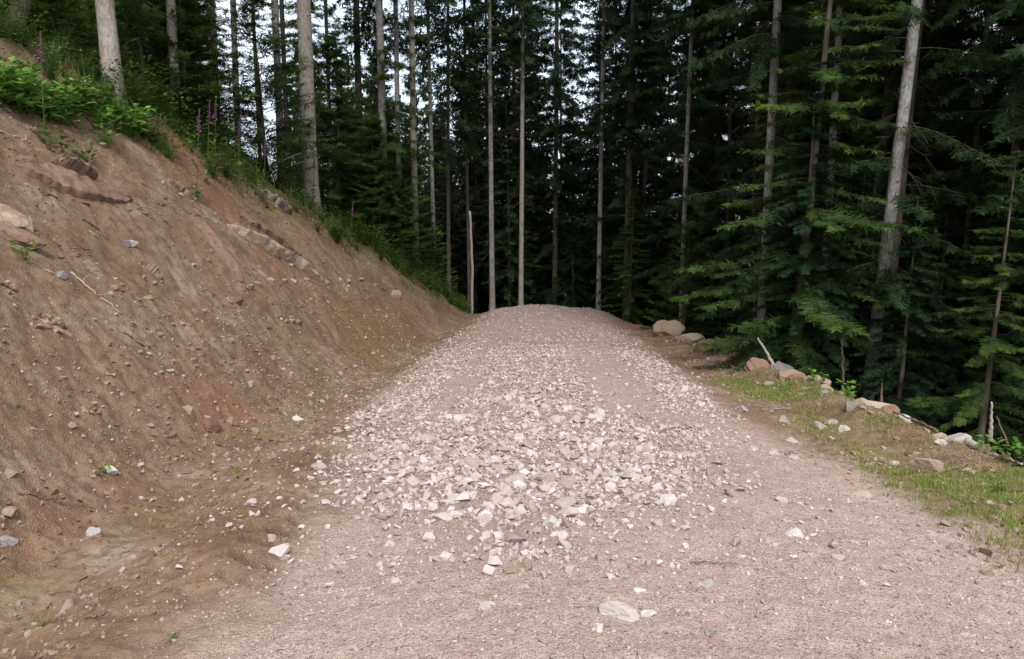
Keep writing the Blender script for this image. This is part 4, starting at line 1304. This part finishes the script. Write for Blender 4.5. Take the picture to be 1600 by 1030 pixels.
for k, (px, py, Y, wpx, tpx, bark, crown, start, low, lab) in enumerate(TREES):
    p = at(px, py, 9 if px < 560 else 17, 26) if py is not None else depth(px, Y)
    Y = p[1]
    # at frame top (y=0): height of the ray there, and the x it should reach
    d = ray(tpx, 0)
    ztop = CAMZ + d[2] * Y
    # image x of a base hidden under the ground line: px is where it meets the visible ground
    dx = d[0] * Y - p[0]
    lean = math.atan2(dx, ztop - p[2])
    if py is None:
        # px is measured near the visible foot; treat the line as straight between there and the top
        lean *= 0.9
    dia = wd(wpx, Y) * (0.88 if px < 560 else 1.0)
    side_right = px > 850
    H = 24 + 3 * math.sin(k * 2.1) + (4 if side_right else 0)
    st = start + (3 if side_right and crown == 'tall' else 0) + 1.5 * math.sin(k * 1.3)
    spruce(p, lab, dia, H, bark, crown, st, (lean, 0.01 * math.sin(k)), low, 1.2 + 0.8 * abs(math.sin(k)), px > 380, 200 + k)
    TP.append((p[0], p[1]))
# pale broken stub at the bend
pb = depth(735, 30.5)
pole(pb, lift_pt(734, 330, 30.5), 0.055, 0.045, 'stick', 'pale broken tree stub left of the tall dark grey trunk', 'stump', 44, 'stump', 0.01)

# --- trees deep in the wood
rgt = np.random.default_rng(2024)
cnt = 0


def clear(x, y, dmin):
    return all((x - a) ** 2 + (y - b) ** 2 > dmin * dmin for a, b in TP)


def bgtree(x, y, kind, lab, grp, sc=1.0):
    z = float(height(x, y, False))
    t = empty('spruce_tree', (x, y, z - 0.1), (rgt.normal(0, .02), rgt.normal(0, .02), rgt.uniform(0, 6.28)))
    tag(t, lab, 'tree', grp)
    s = sc * rgt.uniform(.85, 1.2)
    link('trunk', TRUNK_BG[int(rgt.integers(3))], t, (0, 0, 0), (0, 0, 0), (s * rgt.uniform(.8, 1.2),) * 2 + (s,))
    cs = rgt.uniform(1.0, 7) if x > -3 else rgt.uniform(5.5, 9.5)
    link('crown', CR[kind][int(rgt.integers(len(CR[kind])))], t, (0, 0, cs * s), (0, 0, 0), (s, s, s * (24.3 - cs) / 20.0))
    if rgt.random() < .55 and y < 40:
        link('dead_branches', DEAD[int(rgt.integers(3))], t, (0, 0, 1), (0, 0, 0), (.9, .9, .8))
    TP.append((x, y))


n_bg = 0
for tries in range(9000):
    if n_bg >= 128: break
    a = math.radians(rgt.uniform(-3, 42)); r = 14 + 44 * rgt.random() ** 1.3
    x, y = r * math.sin(a), r * math.cos(a)
    u = x - float(road_c(y))
    if y < 29 and u < float(np.interp(y, [10, 20, 28], [7.5, 6.0, 4.5])): continue
    if y >= 29 and y < 33 : continue
    if not clear(x, y, 1.7 if r < 30 else 2.3): continue
    px = 800 + FPX * x / y
    if any(abs(px - q) < FPX * 2.3 / y and y < Yq for q, Yq in ((1400, 14.0), (1205, 15.0), (1306, 15.0), (1080, 22.5), (986, 27))): continue
    if r < 32:
        bgtree(x, y, 'full', 'dark spruce of the shaded wood below the right edge of the road', 'spruces of the wood on the right')
    else:
        bgtree(x, y, 'far', 'slender spruce deep in the dark wood beyond the brow', 'spruces deep in the wood', 0.72 if px < 790 else 1.0)
    n_bg += 1
n_f = 0
for tries in range(4000):
    if n_f >= 60: break
    a = math.radians(rgt.uniform(-13, 1.5)); r = rgt.uniform(33, 70)
    x, y = r * math.sin(a), r * math.cos(a)
    if not clear(x, y, 1.6): continue
    z = float(height(x, y, False))
    t = empty('spruce_tree', (x, y, z - 0.1), (rgt.normal(0, .02), rgt.normal(0, .02), rgt.uniform(0, 6.28)))
    tag(t, 'half grown dark spruce closing off the wood behind the road bend', 'tree', 'half grown spruces behind the road bend')
    top = CAMZ + (283 - rgt.uniform(70, 270)) / FPX * y          # their tips stay under the tall crowns
    h = min(16.0, max(6.0, top - z))
    k = h / 20.0
    link('trunk', TRUNK_BG[int(rgt.integers(3))], t, (0, 0, 0), (0, 0, 0), (k * 1.2, k * 1.2, h / 24))
    link('crown', CR['far'][int(rgt.integers(3))], t, (0, 0, 0.3), (0, 0, 0), (max(.62, k), max(.62, k), k))
    TP.append((x, y)); n_f += 1
NAMED = [(800 + FPX * a / b, b) for a, b in TP[:20]]
n_l = 0
for tries in range(4000):
    if n_l >= 40: break
    a = math.radians(rgt.uniform(-40, -2)); r = rgt.uniform(19, 60)
    x, y = r * math.sin(a), r * math.cos(a)
    u = x - float(road_c(y))
    if u > (-8 if y < 26 else -4.5): continue
    if y < 16: continue
    px = 800 + FPX * x / y
    if 325 < px < 490: continue            # the gap where sky shows
    if 545 < px < 600 and y < 40 or 185 < px < 230 and y < 40: continue
    if not clear(x, y, 2.0): continue
    if any(abs(px - q) < FPX * 1.3 / y and y < Yq + 1.5 for q, Yq in NAMED): continue
    bgtree(x, y, 'mid', 'dim spruce in the wood on the hill above the bank', 'spruces on the hill above the bank', 0.75 if px > 540 else 1.0)
    n_l += 1
# unseen trees added on both sides to shut out sky and shape the light
for (x, y) in [(16, 4), (17, -2), (-12, 7), (-14, 3), (-13, -2), (-15, -7), (-18, 5), (15, 9), (18, 11), (20, 6)]:
    bgtree(x, y, 'full', 'unseen spruce added beside the road to shape the light', 'unseen spruces added to shape the light', 1.0)

# --- the far wood, which reads as one mass
def far_wood():
    rgk = np.random.default_rng(4242)
    tmpl = []
    for k in range(4):
        V, F, T, WV, WF = spruce_crown(301 + k, 20.0, 3.0, 0.95, 5, 0.5, 0.9, 0.5, 1, 0.95, 0.22, 0.05, 0.6)
        tmpl.append((V, F, T))
    VV = []; FF = []; TT = []; o = 0
    n = 0
    while n < 150:
        a = math.radians(rgk.uniform(-16, 42)); r = rgk.uniform(58, 95)
        x, y = r * math.sin(a), r * math.cos(a)
        z = float(height(x, y, False))
        px = 800 + FPX * x / y
        tip = rgk.uniform(60, 230) if px < 800 else rgk.uniform(-60, 180)
        h = float(np.clip(CAMZ + (283 - tip) / FPX * y - z, 9, 34))
        V, F, T = tmpl[n % 4]
        th = rgk.uniform(0, 6.28); c, s_ = math.cos(th), math.sin(th)
        W = V * [1, 1, h / 20.0]
        W = np.stack([W[:, 0] * c - W[:, 1] * s_ + x, W[:, 0] * s_ + W[:, 1] * c + y, W[:, 2] + z], -1)
        VV.append(W); FF.append(F + o); TT.append(T * .7); o += len(W); n += 1
    ob = link('woods', make_mesh('woods', np.vstack(VV), np.vstack(FF), M['spruce_far'], False, {'tint': np.concatenate(TT)}))
    tag(ob, 'far spruce wood closing the view behind the nearer trees', 'wood', kind='stuff')


far_wood()

# --- young spruces and shrubs
YG = [
    # px, depth, height, kind, label
    (1078, 19.0, 3.0, 'young', 'bright young spruce right behind the large rounded boulder'),
    (990, 25.5, 4.6, 'light', 'lanky yellowish young spruce right of the brow of the road'),
    (1258, 12.6, 8.6, 'light', 'tallest light green young spruce with lit drooping branches'),
    (1225, 18.0, 7.0, 'light', 'light green young spruce left of the tallest light green one'),
    (1345, 13.6, 5.2, 'blue', 'dense bluish young spruce below the thick leaning trunk'),
    (1270, 12.5, 5.2, 'blue', 'dense dark spruce bush behind the white leaning stick'),
    (1190, 17.0, 4.6, 'blue', 'bluish spruce bush behind the reddish flat block'),
    (1440, 11.6, 4.0, 'blue', 'dark spruce bush behind the long square edged block'),
    (1130, 20.5, 4.0, 'blue', 'dark bush of spruce between the bright young one and the bluish one'),
    (1500, 13.0, 5.2, 'blue', 'dark low spruce right of the dark spruce bush at the block'),
    (1580, 10.5, 5.0, 'light', 'green spruce with spread branches at the right picture edge'),
    (1590, 15.0, 8.0, 'blue', 'tall dark spruce behind the one at the right picture edge'),
    (1390, 17.0, 7.5, 'blue', 'high dark young spruce behind the thick leaning trunk'),
    (1310, 18.0, 8.5, 'blue', 'high young spruce behind the tallest light green one'),
    (900, 33.0, 5.0, 'blue', 'low dark spruce behind the right shoulder of the brow'),
    (840, 38.0, 6.0, 'blue', 'low dark spruce far behind the brow'),
    (1000, 29.0, 6.0, 'blue', 'dark young spruce behind the lanky yellowish one'),
    (700, 36.0, 6.5, 'blue', 'dark young spruce past the low end of the bank'),
    (765, 40.0, 6.5, 'blue', 'dark young spruce past the road bend'),
    # left, on the bank top
    (570, 18.5, 3.6, 'young', 'bright young spruce on the bank right of the stoutest trunk'),
    (552, 21.5, 4.0, 'light', 'light green spruce between the stoutest trunk and the dark slender one'),
    (615, 21.5, 3.6, 'young', 'small green spruce at the foot of the slender grey trunk'),
    (650, 24.0, 3.2, 'young', 'small spruce at the low end of the bank under the reddish pale trunk'),
    (680, 25.5, 2.6, 'young', 'last small spruce before the road bend'),
    (240, 15.5, 3.4, 'young', 'green young spruce between the stout pale trunk and the speckled one'),
    (315, 16.0, 2.8, 'young', 'olive young spruce right of the speckled trunk'),
    (90, 13.5, 2.4, 'young', 'green young spruce left of the stout pale trunk'),
    (10, 13.0, 2.2, 'young', 'young spruce at the left picture edge above the plants'),
    (210, 18.5, 4.5, 'light', 'higher green spruce behind the stout pale trunk'),
    (300, 20.0, 5.0, 'light', 'tall young spruce behind the speckled trunk'),
    (120, 20.0, 5.0, 'light', 'tall young spruce behind the slim grey trunk'),
]
for k, (px, Y, h, kind, lab) in enumerate(YG):
    p = depth(px, Y)
    if px < 690:
        while float(Lof(p[0], p[1])) < 0.7: p[0] -= 0.1
        p[2] = float(height(p[0], p[1]))
    young(p, lab, h * (1.35 if px < 690 else 1), kind, k, None, 1.15)
rgy = np.random.default_rng(909)
n = 0
while n < 44:
    Y = rgy.uniform(10.5, 27); l = rgy.uniform(.5, 6) if n < 34 else rgy.uniform(.4, 1.6)
    if n >= 34: Y = rgy.uniform(16.5, 26)
    X = float(road_c(Y)) - float(np.interp(Y, [-10, 8, 15, 25, 40], [3.0, 2.95, 2.6, 2.15, 2.1])) - float(np.interp(Y, BH_Y, BH_H)) / 1.1 - l
    px = 800 + FPX * X / Y
    if px < -60 or 335 < px < 545 or (140 < px < 215 and l < 3) or (215 <= px < 320 and l < 3.5): continue
    young((X, Y, float(height(X, Y))), 'fresh green young spruce among the trunks on the hill above the bank', rgy.uniform(1.6, 4.2), ['young', 'young', 'light'][n % 3], int(rgy.integers(50)), 'young spruces on the hill above the bank', 1.15)
    n += 1
n = 0
while n < 60:
    a = math.radians(rgy.uniform(0, 40)); r = rgy.uniform(14, 46)
    x, y = r * math.sin(a), r * math.cos(a); u = x - float(road_c(y))
    if y < 29 and u < float(np.interp(y, [10, 20, 28], [6.2, 5.2, 4.0])): continue
    if 29 <= y < 32: continue
    young((x, y, float(height(x, y, False))), 'dark young spruce of the undergrowth in the shaded wood', rgy.uniform(2.5, 6.5), 'blue', int(rgy.integers(50)), 'young spruces under the trees', 1.15)
    n += 1

# ------------------------------------------------------------------ plants
def blades(x, y, h, w, seed, lean=0.5, z=None, tlo=0.0, thi=1.0):
    rgk = np.random.default_rng(seed)
    n = len(x)
    z = height(x, y) if z is None else z
    a = rgk.uniform(0, 2 * math.pi, n); ln = np.abs(rgk.normal(0, lean, n))
    d = np.stack([np.cos(a), np.sin(a), np.zeros(n)], -1)
    sd_ = np.stack([-np.sin(a), np.cos(a), np.zeros(n)], -1)
    b = np.stack([x, y, z - 0.01], -1)
    up = np.array([0, 0, 1.0])
    p1 = b + (up * 0.55 + d * 0.18 * ln[:, None]) * h[:, None]
    p2 = b + (up * (0.95 - 0.3 * np.clip(ln, 0, 1.5)[:, None]) + d * 0.7 * ln[:, None]) * h[:, None]
    W = sd_ * w[:, None]
    V = np.stack([b - W, b + W, p1 + W * .8, p1 - W * .8, p2], 1).reshape(-1, 3)
    o = np.arange(n)[:, None] * 5
    F = np.concatenate([o + [0, 1, 2], o + [0, 2, 3], o + [3, 2, 4]], 0)
    T = np.repeat(np.clip(rgk.uniform(tlo, thi, n), 0, 1), 5)
    return V, F, T


def tufts(n, y0, y1, u0, u1, dens, seed, per=8, spread=0.04):
    x, y = sample(n, y0, y1, u0, u1, dens, seed)
    rgk = np.random.default_rng(seed + 1)
    x = np.repeat(x, per) + rgk.normal(0, spread, len(x) * per)
    y = np.repeat(y, per) + rgk.normal(0, spread, len(y) * per)
    return x, y


def grassd(x, y):
    u = x - road_c(y)
    n = fbm(x, y, 0.8, 101, 4, 0.55); n2 = fbm(x, y, 2.2, 103, 3)
    return 0.9 * np.clip(0.16 * sstep(2.7, 3.2, u) + sstep(2.45, 3.3, u - np.interp(y, [3, 5, 8], [0.3, 0.1, -0.1])) * sstep(-0.05, 0.45, n * 1.2 + n2 * 0.5 + 0.10 + 0.35 * sstep(3.1, 4.0, u) * sstep(8, 6.5, y)) * sstep(4.7, 4.3, u), 0, 1)


x, y = tufts(15000, 3.2, 11.5, 1.9, 4.8, grassd, 501, 10)
rgk = np.random.default_rng(5)
V, F, T = blades(x, y, 0.02 + 0.075 * rgk.random(len(x)) ** 1.6, 0.0016 + 0.0018 * rgk.random(len(x)), 502, 0.7)
tag(link('grass', make_mesh('grass', V, F, M['grass'], False, {'tint': T})), 'thin short fresh grass growing over the right verge', 'grass', kind='stuff')


def seedd(x, y):
    u = x - road_c(y)
    n = fbm(x, y, 1.1, 601, 3)
    return 0.30 * sstep(-2.0, -2.6, u) * sstep(0.05, 0.5, n) + 0.02


x, y = tufts(1500, 3.5, 16, -8, -1.8, seedd, 511, 5, 0.02)
V, F, T = blades(x, y, 0.015 + 0.05 * np.random.default_rng(6).random(len(x)) ** 1.5, np.full(len(x), 0.002), 512, 0.8)
tag(link('grass', make_mesh('grass', V, F, M['grass'], False, {'tint': T})), 'sparse grass seedlings sprouting on the bank and the ditch', 'grass', kind='stuff')


def undd(x, y):
    l = Lof(x, y)
    return sstep(-0.7, 0.5, l + 0.8 * fbm(x, y, 1.2, 611, 3)) * (0.35 + 0.65 * sstep(-0.3, 0.3, fbm(x, y, 0.8, 613, 3))) * sstep(6.5, 3.0, l)


x, y = tufts(15000, 5.5, 27, -13, -1.8, undd, 521, 7, 0.10)
rgk = np.random.default_rng(8)
V, F, T = blades(x, y, 0.10 + 0.42 * rgk.random(len(x)) ** 1.9, 0.004 + 0.005 * rgk.random(len(x)), 522, 0.9)
tag(link('undergrowth', make_mesh('undergrowth', V, F, M['drygrass'], False, {'tint': T})), 'olive and straw coloured undergrowth along the top of the bank', 'undergrowth', kind='stuff')


# creeping stuff of small leaves over the brow of the bank
def leaves(P, D, L, W, Nn, tint):
    n = len(P)
    Sd = np.cross(Nn, D); Sd /= np.linalg.norm(Sd, axis=1)[:, None] + 1e-9
    up = np.cross(D, Sd)
    Lc, Wc = L[:, None], W[:, None]
    a = P; b = P + D * Lc * .35 + Sd * Wc + up * Lc * .06; c = P + D * Lc * .75 + Sd * Wc * .6 + up * Lc * .02
    e = P + D * Lc - up * Lc * .10
    b2 = P + D * Lc * .35 - Sd * Wc + up * Lc * .06; c2 = P + D * Lc * .75 - Sd * Wc * .6 + up * Lc * .02
    m = P + D * Lc * .45 - up * Lc * 0.01
    V = np.stack([a, b, c, e, c2, b2, m], 1).reshape(-1, 3)
    o = np.arange(n)[:, None] * 7
    F = np.concatenate([o + [0, 1, 6], o + [1, 2, 6], o + [2, 3, 6], o + [3, 4, 6], o + [4, 5, 6], o + [5, 0, 6]], 0)
    return V, F, np.repeat(tint, 7)


def unit(v): return v / (np.linalg.norm(v, axis=1)[:, None] + 1e-9)


def browd(x, y):
    l = Lof(x, y)
    return sstep(-1.7, -0.3, l + 0.8 * fbm(x, y, 0.9, 621, 3)) * sstep(1.6, 0.4, l) * sstep(-0.3, 0.4, fbm(x, y, 0.7, 623, 3))


x, y = tufts(8500, 5.5, 26, -13, -1.8, browd, 531, 8, 0.08)
rgk = np.random.default_rng(9); n = len(x)
P = np.stack([x, y, height(x, y) + rgk.uniform(0.0, .16, n)], -1)
V, F, T = leaves(P, unit(rgk.normal(0, 1, (n, 3)) * [1, 1, .5] + [0, 0, .2]), rgk.uniform(.03, .08, n), rgk.uniform(.009, .022, n), unit(rgk.normal(0, .4, (n, 3)) + [0, 0, 1]), rgk.uniform(0, .8, n))
tag(link('weeds', make_mesh('weeds', V, F, M['leaf'], False, {'tint': T})), 'low small leaved weeds trailing over the brow of the bank', 'weeds', kind='stuff')


def stalked(V, F, T, P, r=0.0025):
    """join every leaf to the root by a thin stalk so that the plant is one piece"""
    n = len(P); o = len(V)
    mid = P * [0.45, 0.45, 0.6]
    V = np.vstack([V, [[0, 0, -0.02], [r * 2, 0, -0.02], [0, r * 2, -0.02]], mid + [r, 0, 0], mid - [r, 0, 0]])
    i = np.arange(n); a = i * 7; m1 = o + 3 + i; m2 = o + 3 + n + i; z = np.full(n, o)
    F = np.vstack([F, np.stack([z, z + 1, m1], -1), np.stack([z, m1, m2], -1), np.stack([m1, a, m2], -1), [[o, o + 1, o + 2]]])
    return V, F, np.concatenate([T, np.full(3 + 2 * n, 0.1)])


def leafy_mesh(seed, n=34, h=0.32, ll=0.13, spread=0.16):
    rgk = np.random.default_rng(seed)
    az = rgk.uniform(0, 6.283, n); rr = spread * rgk.random(n) ** .6; zz = rgk.uniform(.06, 1, n) * h
    P = np.stack([np.cos(az) * rr, np.sin(az) * rr, zz], -1)
    D = unit(np.stack([np.cos(az), np.sin(az), rgk.uniform(-.1, .7, n)], -1))
    V, F, T = leaves(P, D, rgk.uniform(.6, 1.2, n) * ll, rgk.uniform(.22, .32, n) * ll, unit(rgk.normal(0, .25, (n, 3)) + [0, 0, 1]), rgk.uniform(.1, 1, n))
    return stalked(V, F, T, P)


LEAFY = []
for k in range(4):
    V, F, T = leafy_mesh(700 + k)
    LEAFY.append(make_mesh('leafy_plant', V, F, M['leaf'], False, {'tint': T}))
rgk = np.random.default_rng(12)
k = 0
while k < 62:
    px = rgk.uniform(-20, 225); top = 118 + max(0, px) * 0.34; bot = 172 + max(0, px - 20) * .24
    py = rgk.uniform(top, bot)
    p = at(px, py, 5, 20)
    s = rgk.uniform(.7, 1.35)
    o = link('leafy_plant', LEAFY[k % 4], None, p, (rgk.normal(0, .15), rgk.normal(0, .15), rgk.uniform(0, 6.28)), (s, s, s))
    tag(o, 'bright green leafy plant in the thick patch on the upper left bank', 'plant', 'leafy plants of the patch on the upper left bank')
    k += 1
for k, (px, py, s, lab) in enumerate([
    (165, 222, .9, 'leafy plant alone below the green patch, beside a tan stone'),
    (135, 255, .8, 'small leafy plant above the reddish rock slab'),
    (95, 240, .8, 'small leafy plant at the left end of the thin dark ledge'),
    (400, 305, .7, 'low green plant on the grey jointed outcrop'),
    (475, 300, 1.2, 'dark leafy plant at the foot of the stoutest pale trunk'),
    (455, 290, 1.1, 'dark leafy plant left of the stoutest pale trunk foot'),
    (640, 380, 1.3, 'bright green plant on the low end of the bank top'),
    (300, 245, .9, 'yellowish green plant on the brow of the bank'),
    (165, 738, .2, 'tiny bright green seedling beside the pale square stone'),
    (270, 1000, .09, 'tiny bright green seedling on the sand at the bottom left'),
    (154, 743, .13, 'tiny seedling left of the pale square stone'),
    (30, 640, .13, 'tiny seedling low on the left of the bank'),
    (412, 832, .08, 'tiny yellow green seedling on the tyre marks'),
    (40, 412, .45, 'small green weed under the pale upright block'),
    (1280, 592, .6, 'bright green fern like plant at the drop beside the pale tan block'),
    (1325, 598, .6, 'bright spiky green plant at the foot of the short stake'),
    (1550, 660, .5, 'green shoot growing round the splintered stump'),
    (1590, 690, .6, 'dark green plant at the right picture edge by the thin grey branch'),
    (1228, 612, .35, 'pale green weed among the edge rubble'),
    (1555, 775, .3, 'fresh weed in the grass at the right edge'),
]):
    o = link('leafy_plant', LEAFY[k % 4], None, at(px, py, 2.5, 27), (0, 0, k), (s, s, s * 1.1))
    tag(o, lab, 'plant')
SHRUB = []
for k in range(4):
    V, F, T = leafy_mesh(760 + k, 190, 0.75, 0.075, 0.42)
    SHRUB.append(make_mesh('shrub', V, F, M['shrubleaf'], False, {'tint': T}))
rgk = np.random.default_rng(33)
k = 0
while k < 250:
    Y = 7.5 + 19 * rgk.random() ** 0.95
    l = -0.9 + 3.3 * rgk.random() ** 1.2
    tw_ = float(np.interp(Y, [-10, 8, 15, 25, 40], [3.0, 2.95, 2.6, 2.15, 2.1]))
    X = float(road_c(Y)) - tw_ - float(np.interp(Y, BH_Y, BH_H)) / 1.1 - l
    s_ = rgk.uniform(.5, 1.25) * (0.6 if l < .3 else 1)
    o = link('shrub', SHRUB[k % 4], None, (X, Y, float(height(X, Y))), (rgk.normal(0, .1), rgk.normal(0, .1), rgk.uniform(0, 6.28)), (s_, s_, s_))
    tag(o, 'small olive leaved shrub among the undergrowth along the bank top', 'shrub', 'shrubs along the bank top')
    k += 1
for k in range(34):
    Y = 13 + 13 * rgk.random(); l = -1.0 + 1.5 * rgk.random()
    tw_ = float(np.interp(Y, [-10, 8, 15, 25, 40], [3.0, 2.95, 2.6, 2.15, 2.1]))
    X = float(road_c(Y)) - tw_ - float(np.interp(Y, BH_Y, BH_H)) / 1.1 - l
    if 440 < 800 + FPX * X / Y < 510: X -= 1.0
    s_ = rgk.uniform(0.8, 1.4) * (0.75 if l < -0.5 else 1)
    o = link('shrub', SHRUB[k % 4], None, (X, Y, float(height(X, Y)) - .05), (rgk.normal(0, .15), rgk.normal(0, .15), rgk.uniform(0, 6.28)), (s_, s_, s_ * .85))
    tag(o, 'broad leafy bush overhanging the far rim of the bank', 'shrub', 'bushes on the far rim of the bank')
# grass tufts standing alone
for k, (px, py, h, lab) in enumerate([
    (55, 395, .22, 'upright green grass tuft under the boulders at the left edge'),
    (370, 735, .12, 'small grass tuft in the ditch by the gravel'),
    (68, 970, .08, 'tiny grass tuft in the mud at the bottom left'),
    (862, 0 + 700, .01, ''),
]):
    if not lab: continue
    p = at(px, py)
    r2 = np.random.default_rng(k)
    n = 40
    V, F, T = blades(p[0] + r2.normal(0, .03, n), p[1] + r2.normal(0, .03, n), h * r2.uniform(.4, 1, n), np.full(n, .0025), k, .6, np.full(n, p[2]), .2, .8)
    o = link('grass_tuft', make_mesh('grass_tuft', V - p, F, M['grass'], False, {'tint': T}), None, p)
    tag(o, lab, 'grass tuft')


# foxgloves
def foxglove(base, h, label, seed, group=None, lean=0.1):
    rgk = np.random.default_rng(seed)
    t = empty('foxglove', base, (rgk.normal(0, .05), lean, rgk.uniform(0, 1)))
    tag(t, label, 'flower', group)
    v, f = tube(smoothline([(0, 0, -.05), (.01, .02, h * .5), (.03, .0, h)], 8), 0.007, 0.003, 5)
    link('stem', make_mesh('stem', v, f, M['stem'], True), t)
    # bells: little flared cups hanging from the upper stem
    V = []; F = []; T = []
    nb = 18
    for k in range(nb):
        q = k / nb
        z = h - 0.34 * (1 - q); az = k * 2.4; s = 0.024 * (1.1 - 0.8 * q)
        d = np.array([math.cos(az), math.sin(az), -.65]); d /= np.linalg.norm(d)
        a = np.cross(d, [0, 0, 1.]); a /= np.linalg.norm(a); b = np.cross(d, a)
        c = np.array([.02 * z / h, .01, z])
        o = len(V)
        for i, (l, r) in enumerate(((0, .25), (.7, .55), (1.3, .75))):
            for m in range(6):
                th = m * math.pi / 3
                V.append(c + d * (l * s + .004) + (a * math.cos(th) + b * math.sin(th)) * r * s * .8)
                T.append(0.3 + 0.3 * i * rgk.random())
        for i in range(2):
            for m in range(6):
                F.append((o + i * 6 + m, o + i * 6 + (m + 1) % 6, o + i * 6 + 6 + (m + 1) % 6, o + i * 6 + 6 + m))
    link('flowers', make_mesh('flowers', V, F, M['fox'], True, {'tint': np.array(T)}), t)
    n = 14
    az = rgk.uniform(0, 6.28, n); z = rgk.uniform(.02, .5, n) * h
    P = np.stack([np.zeros(n), np.zeros(n), z], -1)
    V, F, T = leaves(P, unit(np.stack([np.cos(az), np.sin(az), rgk.uniform(0, .6, n)], -1)), rgk.uniform(.1, .2, n), rgk.uniform(.025, .045, n), unit(rgk.normal(0, .2, (n, 3)) + [0, 0, 1]), rgk.uniform(0, .6, n))
    link('leaves', make_mesh('leaves', V, F, M['leaf'], False, {'tint': T}), t)
    return t


for k, (px, py, Y, lab) in enumerate([
    (372, 165, 15.0, 'tallest purple foxglove on the bank, before the bright sky gap'),
    (318, 118, 14.5, 'purple foxglove highest on the left, right of the speckled trunk'),
    (321, 163, 13.8, 'lower purple foxglove under the highest one'),
    (333, 160, 14.2, 'purple foxglove in the middle of the bunch right of the speckled trunk'),
    (370, 190, 14.6, 'short purple foxglove right below the tallest one'),
    (413, 218, 15.0, 'small purple foxglove left of the two pale branches'),
    (469, 220, 15.2, 'purple foxglove at the left side of the stoutest trunk'),
    (490, 243, 14.9, 'purple foxglove right at the stoutest trunk foot'),
    (62, 52, 11.0, 'lone purple foxglove at the upper left before the green spruce'),
    (304, 175, 14.0, 'faded purple foxglove left of the bunch'),
    (590, 288, 18.5, 'faded pinkish foxglove left of the mottled grey trunk'),
    (548, 316, 17.0, 'small faded foxglove right of the stoutest trunk'),
]):
    best = None
    for Yc in np.arange(24, 8.4, -0.1):
        q = lift_pt(px, py, Yc); g = float(height(q[0], q[1], False))
        e = abs(q[2] - g - 1.0)
        if best is None or e < best[0] + (0.15 if best[0] < .4 else 0): best = (e, q, g)
    top, gz = best[1], best[2]
    h = float(np.clip(top[2] - gz, .5, 1.6))
    foxglove((top[0] - .08, top[1], gz), h * 1.05, lab, k, None, 0.08)
